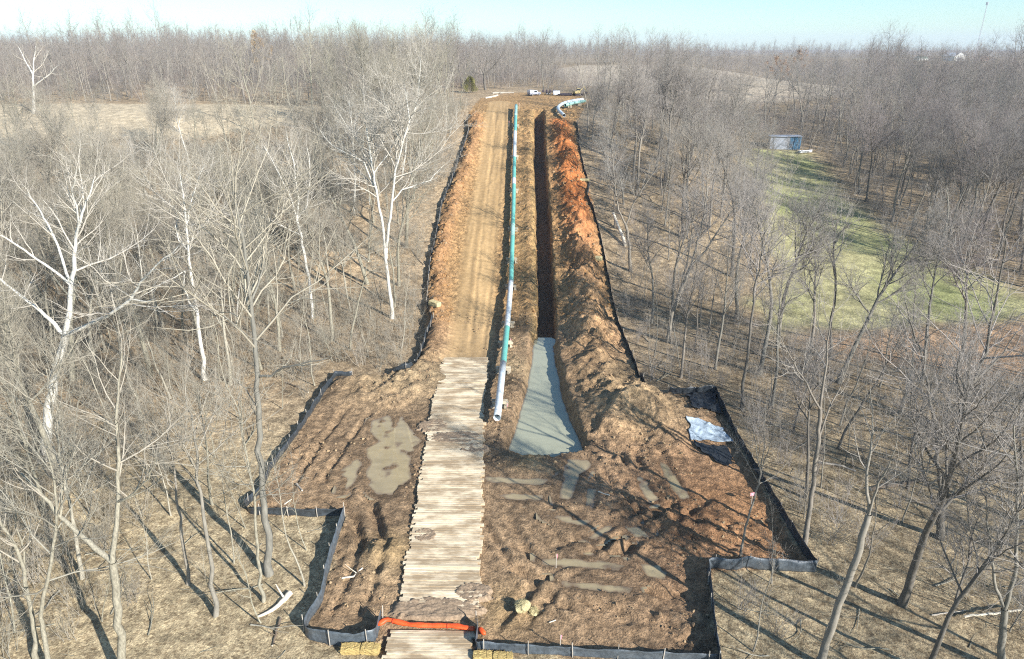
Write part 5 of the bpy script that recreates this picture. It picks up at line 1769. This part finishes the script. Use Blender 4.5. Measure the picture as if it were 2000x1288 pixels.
log('brown fallen branch pointing at the left slope fence', [(805, 490), (815, 505), (828, 520)], .10, .06, LOGB, 1, 10)
log('short stick on the mud beside the large puddle', [(580, 945), (590, 960)], .08, .06, LOGG, 0, 11)
log('pale split stick on the mud near the lower left fence', [(556, 985), (570, 976)], .05, .04, LOGW, 0, 12)
log('pale branch piece on the mud right of the grey fence', [(668, 1134), (692, 1128), (708, 1118)], .06, .05, LOGW, 1, 13)
log('small pale stick on the pad below the trench water', [(1168, 962), (1190, 972)], .06, .05, LOGW, 0, 14)
log('pale thin stick on the soil in the middle of the pad', [(1085, 1212), (1072, 1218)], .035, .03, LOGW, 0, 15)
log('fallen dark trunk on the leaves far down the right woods', [(1700, 958), (1760, 948), (1810, 938)], .16, .1, LOGB, 2, 16)
log('grey log on the leaves right of the square fence corner', [(1600, 905), (1640, 912), (1672, 922)], .10, .07, LOGG, 1, 17)
log('pale cut timber piece lying at the crest of the strip', [(948, 193), (960, 191), (972, 188)], .22, .2, LOGW, 0, 18)
log('grey trunk lying along the crest left of the truck', [(962, 184), (985, 183), (1005, 183)], .28, .2, LOGG, 1, 19)

PINK = simple('pink_ribbon', (.85, .28, .36), .6)
def survey_stake(label, px, py, h=1.1, sign=False):
    g = G(px, py); z = zat(g.x, g.y)
    o = empty('survey_stake', (g.x, g.y, z), .2)
    bm = bmesh.new(); add_box(bm, (0, 0, h / 2 - .08), (.05, .03, h), None, .004); bm_obj('stake', bm, MAT_STAKE, o)
    bm = bmesh.new()
    if sign:
        add_box(bm, (0, -.03, h), (.42, .012, .28), None, .003)
        bm_obj('sign_panel', bm, simple('pink_sign', (.80, .35, .40), .6, 0, .05), o)
        bm = bmesh.new()
        for (dx, dz2, w) in [(0, .05, .26), (0, -.03, .2)]: add_box(bm, (dx, -.039, h + dz2), (w, .004, .035))
        bm_obj('sign_mark', bm, simple('sign_white', (.8, .75, .75), .6), o)
    else:
        add_box(bm, (.03, 0, h - .16), (.11, .02, .10), None, .004); add_box(bm, (.06, .02, h - .30), (.03, .012, .28), None, .003)
        bm_obj('ribbon', bm, PINK, o)
    tag(o, label, 'stake', 'marker stakes on the pad')
survey_stake('small pink sign on a stake in front of the right pad fence', 1467, 985, .9, True)
survey_stake('wooden survey stake standing at the long narrow puddle', 1086, 1110, 1.2)
survey_stake('pink ribboned stake just above the bottom fence', 1094, 1270, 1.2)
survey_stake('pink ribboned stake beside the near end of the pipe', 990, 800, .7)
survey_stake('pink ribboned stake by the pipe at its first green section', 997, 675, .8)
survey_stake('pink ribboned stake at the top end of the pipeline', 1014, 214, 1.5)
survey_stake('reddish stake left of the upper pipe', 994, 250, 1.4)

# ------------------------------------------------------------------ vehicles and gear at the crest
PAINT_W = simple('white_paint', (.72, .74, .78), .3, 0, .05, 3, .5); PAINT_G = simple('grey_paint', (.30, .31, .36), .35, 0, .08, 3, .5)
GLASS_D = simple('dark_glass', (.02, .025, .03), .08, 0, .05, 3, .6); RUBBER = simple('rubber', (.02, .02, .02), .85); YEL = simple('yellow_machine_paint', (.46, .37, .16), .45, 0, .15)
RIM = simple('wheel_rim', (.45, .45, .46), .4, .6); BLACKM = simple('black_steel', (.025, .02, .03), .6); LAMP = simple('lamp_lens', (.7, .68, .6), .2)
def at_ground(px, py, rz=0.0, name='thing'):
    g = G(px, py); return empty(name, (g.x, g.y, zat(g.x, g.y)), rz)
def wheel(o, x, y, r=.42, w=.28):
    bm = bmesh.new(); add_cyl(bm, (x, y - w / 2, r - .04), (x, y + w / 2, r - .04), r, seg=16); t = bm_obj('wheel', bm, RUBBER, o)
    bm = bmesh.new(); add_cyl(bm, (x, y - w / 2 - .012, r - .04), (x, y + w / 2 + .012, r - .04), r * .55, seg=12); bm_obj('rim', bm, RIM, t)
def prism(bm, prof, y0, y1):
    a = [bm.verts.new((x, y0, z)) for x, z in prof]; b = [bm.verts.new((x, y1, z)) for x, z in prof]; n = len(prof)
    bm.faces.new(a); bm.faces.new(b[::-1])
    for i in range(n): bm.faces.new((a[i], b[i], b[(i + 1) % n], a[(i + 1) % n]))
t = at_ground(1043, 187, math.radians(38), 'service_truck')
t.scale = (.68, .68, .68)
bm = bmesh.new(); prism(bm, [(-2.7, .5), (2.6, .5), (2.75, .75), (2.7, 1.12), (1.35, 1.22), (-2.7, 1.2)], -.95, .95); bm_obj('body', bm, PAINT_G, t)
bm = bmesh.new(); prism(bm, [(-.9, 1.2), (1.45, 1.2), (.75, 1.92), (-.75, 1.95)], -.86, .86); c_ = bm_obj('cab', bm, PAINT_W, t)
bm = bmesh.new(); prism(bm, [(-.7, 1.27), (1.1, 1.27), (.62, 1.82), (-.62, 1.83)], -.875, .875); bm_obj('side_window', bm, GLASS_D, c_)
bm = bmesh.new(); prism(bm, [(-2.75, 1.18), (-1.0, 1.18), (-1.0, 2.1), (-2.75, 2.1)], -.98, .98); bm_obj('tool_box', bm, PAINT_W, t)
for y in (-.7, .7):
    bm = bmesh.new(); add_box(bm, (2.74, y, .88), (.06, .34, .2), None, .02); bm_obj('headlight', bm, LAMP, t)
for x in (-1.75, 1.75):
    for y in (-.88, .88): wheel(t, x, y)
tag(t, 'white and grey service truck parked at the crest above the strip', 'truck')
t = at_ground(1071, 184.5, math.radians(2), 'flatbed_trailer')
t.scale = (.68, .68, .68)
bm = bmesh.new(); add_box(bm, (0, 0, .85), (5.6, 2.2, .22), None, .03); bm_obj('deck', bm, BLACKM, t)
for k in range(4):
    bm = bmesh.new(); add_box(bm, (-2.1 + k * 1.4, 0, 1.35), (.5, 2.0, .78), None, .05); bm_obj('load_bundle', bm, simple('dark_bundle', (.06, .04, .06), .6), t)
bm = bmesh.new(); add_box(bm, (3.3, 0, .75), (1.2, .2, .16), None, .02); bm_obj('drawbar', bm, BLACKM, t)
for x in (-.6, .5):
    for y in (-1.0, 1.0): wheel(t, x, y, .4, .25)
tag(t, 'low trailer with dark bundles parked right of the service truck', 'trailer')
t = at_ground(1087, 187, math.radians(-4), 'equipment_box')
t.scale = (.75, .75, .75)
bm = bmesh.new(); add_box(bm, (0, 0, .75), (2.4, 1.6, 1.3), None, .05); bm_obj('shell', bm, PAINT_W, t)
bm = bmesh.new(); add_box(bm, (0, 0, 1.44), (2.5, 1.7, .08), None, .02); bm_obj('lid', bm, PAINT_W, t)
for x in (-.9, .9):
    bm = bmesh.new(); add_box(bm, (x, 0, .06), (.2, 1.6, .16)); bm_obj('runner', bm, BLACKM, t)
tag(t, 'white equipment box beyond the low trailer at the crest', 'box')
for k, (py, lab) in enumerate([(188.0, 'black steel pipe lying at the crest, nearer of the pair'), (186.8, 'black steel pipe lying at the crest, farther of the pair')]):
    t = at_ground(1103, py, math.radians(3), 'steel_pipe')
    bm = bmesh.new(); add_cyl(bm, (-1.9, 0, .26), (1.9, 0, .26), .26, seg=14, caps=False); bm_obj('pipe_shell', bm, BLACKM, t, True)
    bm = bmesh.new(); add_cyl(bm, (-1.8, 0, .26), (1.8, 0, .26), .22, seg=14); bm_obj('pipe_bore', bm, P_IN, t)
    tag(t, lab, 'pipe')
t = at_ground(1128, 187, math.radians(25), 'excavator')
t.scale = (.75, .75, .75)
for y in (-.8, .8):
    bm = bmesh.new(); prism(bm, [(-1.5, .1), (-1.2, 0), (1.2, 0), (1.5, .1), (1.6, .4), (1.3, .7), (-1.3, .7), (-1.6, .4)], y - .25, y + .25); bm_obj('track', bm, BLACKM, t)
bm = bmesh.new(); add_box(bm, (-.4, 0, 1.15), (2.2, 1.7, .8), None, .08); bm_obj('house', bm, YEL, t)
bm = bmesh.new(); add_box(bm, (.35, .45, 1.95), (1.0, .8, .9), None, .06); c_ = bm_obj('cab', bm, YEL, t)
bm = bmesh.new(); add_box(bm, (.36, .45, 2.02), (1.03, .83, .5), None, .02); bm_obj('side_window', bm, GLASS_D, c_)
bm = bmesh.new(); add_cyl(bm, (.6, -.3, 1.4), (2.4, -.3, 3.0), .17, .14, 6); bm_obj('boom', bm, YEL, t)
bm = bmesh.new(); add_cyl(bm, (2.4, -.3, 3.0), (3.4, -.3, 1.3), .13, .1, 6); bm_obj('arm', bm, YEL, t)
bm = bmesh.new(); prism(bm, [(3.1, 1.3), (3.6, 1.35), (3.7, .8), (3.3, .5), (2.9, .7)], -.7, .1); bm_obj('bucket', bm, BLACKM, t)
tag(t, 'small yellow excavator parked at the right end of the crest', 'excavator')

# evergreen at the crest: a cone of short needled sprays
def evergreen(label, px, py, H, rad, col):
    g = G(px, py); z = float(h0(g.x, g.y)); o = empty('cedar_tree', (g.x, g.y, z)); R = random.Random(8)
    bm = bmesh.new(); add_cyl(bm, (0, 0, -.2), (0, 0, H * .9), .14, .03, 7); bm_obj('trunk', bm, BARK_D, o)
    V = []; F = []
    for k in range(5200):
        t = R.random() ** .8; a = R.random() * 6.28; rr = rad * (1 - t ** 2) ** .7 * (.35 + .65 * R.random()) * (1 + .25 * math.sin(a * 3 + t * 9))
        p = Vector((math.cos(a) * rr, math.sin(a) * rr, .3 + t * (H - .3)))
        d = Vector((math.cos(a), math.sin(a), R.uniform(-.2, .7))).normalized() * R.uniform(.15, .35); s = perp(d, R) * .05
        b = len(V); V += [tuple(p - s), tuple(p + s), tuple(p + d)]; F.append((b, b + 1, b + 2))
    link('crown', mesh_np('crown', np.array(V), np.array(F), simple('cedar_green', col, .8, 0, .4, 2)), o)
    tag(o, label, 'tree')
evergreen('small yellow green cedar left of the crest', 918, 182, 4.4, 1.9, (.20, .19, .06))
def leafy(label, px, py, Y, H, col, seed, n=3500):
    """tree that kept its dry leaves"""
    q = AT(px, py, Y); z = float(h0(q.x, Y)); o = empty('leafy_tree', (q.x, Y, z)); R = random.Random(seed)
    g = Grower(seed, dens=.5, twig=1.6).tree(H, .2, .35, 9, limb_len=.32)
    m1, m2 = tree_meshes('leafy', g, BARK_FAR, BARK_FAR); link('trunk', m1, o); c = link('crown', m2, o)
    tips = [b[1][-1] for b in g.out if b[0] >= 3]; V = []; F = []
    for k in range(n):
        p = tips[R.randrange(len(tips))] + Vector((R.gauss(0, .25), R.gauss(0, .25), R.gauss(0, .2)))
        u = Vector((R.gauss(0, 1), R.gauss(0, 1), R.gauss(0, 1))).normalized() * .13; w = perp(u, R) * .09; b = len(V)
        V += [tuple(p - u), tuple(p + w), tuple(p + u), tuple(p - w)]; F.append((b, b + 1, b + 2, b + 3))
    link('leaves', mesh_np('leaves', np.array(V), np.array(F), simple('dry_leaves', col, .8, 0, .3, 2)), o)
    tag(o, label, 'tree')
leafy('tree with yellow tan leaves in the far left woods', 519, 150, 235, 13, (.46, .32, .15), 61, 4200)
leafy('tree with rusty brown leaves on the right skyline, left of its pair', 1520, 150, 235, 12.5, (.30, .20, .13), 62, 1500)
leafy('tree with rusty brown leaves on the right skyline, right of its pair', 1545, 150, 250, 13, (.30, .20, .13), 63, 1200)

# ------------------------------------------------------------------ shed and boat at the head of the clearing
TARPB = simple('blue_tarp', (.06, .17, .28), .5, 0, .35, 1.5, .3, .4); GREYM = simple('grey_sheet_metal', (.38, .41, .46), .5, .2, .2, 1.5)
t = at_ground(1532, 293, math.radians(-8), 'storage_shed')
t.scale = (.9, .9, .85)
def corrug(bm, x0, x1, y, z0, z1, n):
    vs_ = []
    for i in range(n + 1):
        x = x0 + (x1 - x0) * i / n; d = .04 * (i % 2)
        vs_.append((bm.verts.new((x, y - d, z0)), bm.verts.new((x, y - d, z1))))
    for i in range(n): bm.faces.new((vs_[i][0], vs_[i + 1][0], vs_[i + 1][1], vs_[i][1]))
bm = bmesh.new(); add_box(bm, (0, 1.6, 1.75), (7.6, 3.0, 3.5)); bm_obj('frame', bm, GREYM, t)
bm = bmesh.new(); corrug(bm, -3.9, 1.0, 0, .1, 3.5, 40); bm_obj('wall_panel', bm, GREYM, t)
bm = bmesh.new(); corrug(bm, 1.02, 3.9, -.02, .2, 3.6, 12); p_ = bm_obj('tarp_panel', bm, TARPB, t); p_['label'] = 'blue tarpaulin hung over the right end of the shed'
bm = bmesh.new(); prism(bm, [(-4.1, 3.52), (4.1, 3.62), (4.1, 3.75), (-4.1, 3.65)], -.35, 3.4); bm_obj('roof', bm, GREYM, t)
tag(t, 'grey shed with a blue tarpaulin end at the head of the green clearing', 'shed')
t = at_ground(1573, 299, math.radians(20), 'rowing_boat')
bm = bmesh.new(); rings_ = []
for x, w, h_ in [(-1.8, .5, .55), (-1.0, .72, .5), (0, .78, .48), (1.0, .62, .52), (1.9, .06, .68)]:
    rings_.append([bm.verts.new((x, s * w, z_)) for s, z_ in ((-1, h_),)] + [bm.verts.new((x, -w * .6, .12)), bm.verts.new((x, w * .6, .12)), bm.verts.new((x, w, h_))])
for i in range(4):
    for k in range(3): bm.faces.new((rings_[i][k], rings_[i + 1][k], rings_[i + 1][k + 1], rings_[i][k + 1]))
bm.faces.new(rings_[0]); o = bm_obj('hull', bm, PAINT_W, t); s = o.modifiers.new('thickness', 'SOLIDIFY'); s.thickness = .04
for x in (-.8, .4):
    bm = bmesh.new(); add_box(bm, (x, 0, .38), (.25, 1.25, .05), None, .01); bm_obj('bench', bm, MAT_STAKE, t)
tag(t, 'small white boat on the ground right of the blue and grey shed', 'boat')

# ------------------------------------------------------------------ on the horizon at the right
def far_house(name, label, px, Y, w, d, h, rh, wall, roof, nwin=3):
    q = AT(px, 110, Y); z = float(h0(q.x, Y)); o = empty(name, (q.x, Y, z), .25)
    bm = bmesh.new(); add_box(bm, (0, 0, h / 2 - .2), (w, d, h + .4)); bm_obj('wall', bm, wall, o)
    bm = bmesh.new()
    pr = [(-w / 2 - .4, h), (w / 2 + .4, h), (w / 2 + .4, h + .15), (0, h + rh), (-w / 2 - .4, h + .15)]
    prism(bm, pr, -d / 2 - .4, d / 2 + .4); bm_obj('roof', bm, roof, o)
    for k in range(nwin):
        x = -w / 2 + w * (k + .5) / nwin
        bm = bmesh.new(); add_box(bm, (x, -d / 2 - .03, h * .5), (w / nwin * .4, .08, h * .45)); bm_obj('window' if nwin > 1 else 'door', bm, GLASS_D if nwin > 1 else PAINT_G, o)
    tag(o, label, 'building')
WALLW = simple('white_cladding', (.78, .78, .74), .6, 0, .05); ROOFG = simple('green_roof', (.16, .24, .20), .6, 0, .1); ROOFW = simple('pale_roof', (.7, .7, .68), .5, 0, .05)
far_house('barn', 'white barn on the hilltop field at the right horizon', 1862, 805, 14, 18, 5, 3.5, WALLW, ROOFW, 1)
far_house('farm_house', 'green roofed house left of the white barn on the horizon', 1800, 985, 14, 10, 4, 3.5, WALLW, ROOFG, 3)
far_house('farm_house', 'reddish roofed house right of the white barn on the horizon', 1918, 900, 13, 9, 4, 3.0, simple('brick_wall', (.32, .18, .14), .8), simple('brown_roof', (.18, .12, .10), .8), 3)
q = AT(1909, 90, 1150); z = float(h0(q.x, 1150)); t = empty('radio_mast', (q.x, 1150, z)); MAST = simple('mast_steel', (.35, .33, .36), .6, .3)
Hm = 78
for a in range(3):
    A = Vector((math.cos(a * 2.094), math.sin(a * 2.094), 0)) * .75
    bm = bmesh.new(); add_cyl(bm, A, A * .7 + Vector((0, 0, Hm)), .14, .12, 5); bm_obj('mast_leg', bm, MAST, t)
bm = bmesh.new()
for k in range(26):
    for a in range(3):
        A = Vector((math.cos(a * 2.094), math.sin(a * 2.094), 0)) * .72; B = Vector((math.cos((a + 1) * 2.094), math.sin((a + 1) * 2.094), 0)) * .72
        add_cyl(bm, A + Vector((0, 0, k * 3)), B + Vector((0, 0, k * 3 + 3)), .05, .05, 3, False)
bm_obj('lattice', bm, MAST, t)
for k in range(3):
    bm = bmesh.new(); A = Vector((math.cos(k * 2.094 + .5), math.sin(k * 2.094 + .5), 0)) * 1.3; add_box(bm, A + Vector((0, 0, Hm - 2)), (.9, .9, 4.5), None, .1); bm_obj('antenna', bm, MAST, t)
tag(t, 'thin lattice radio mast rising above the right horizon', 'mast')

# ------------------------------------------------------------------ the air
bm = bmesh.new(); add_box(bm, (0, 2250, 48), (7700, 5400, 116))
hz = bm_obj('haze', bm, None)
m = bpy.data.materials.new('haze_air'); m.use_nodes = True; nt = m.node_tree
for n in list(nt.nodes): nt.nodes.remove(n)
mo = nt.nodes.new('ShaderNodeOutputMaterial'); pv = nt.nodes.new('ShaderNodeVolumePrincipled')
pv.inputs['Color'].default_value = (.80, .88, 1.0, 1); pv.inputs['Density'].default_value = 0.0002; pv.inputs['Anisotropy'].default_value = 0.0
nt.links.new(pv.outputs[0], mo.inputs['Volume'])
hz.data.materials.append(m)
tag(hz, 'thin blue haze over the far woods', None, None, 'stuff')
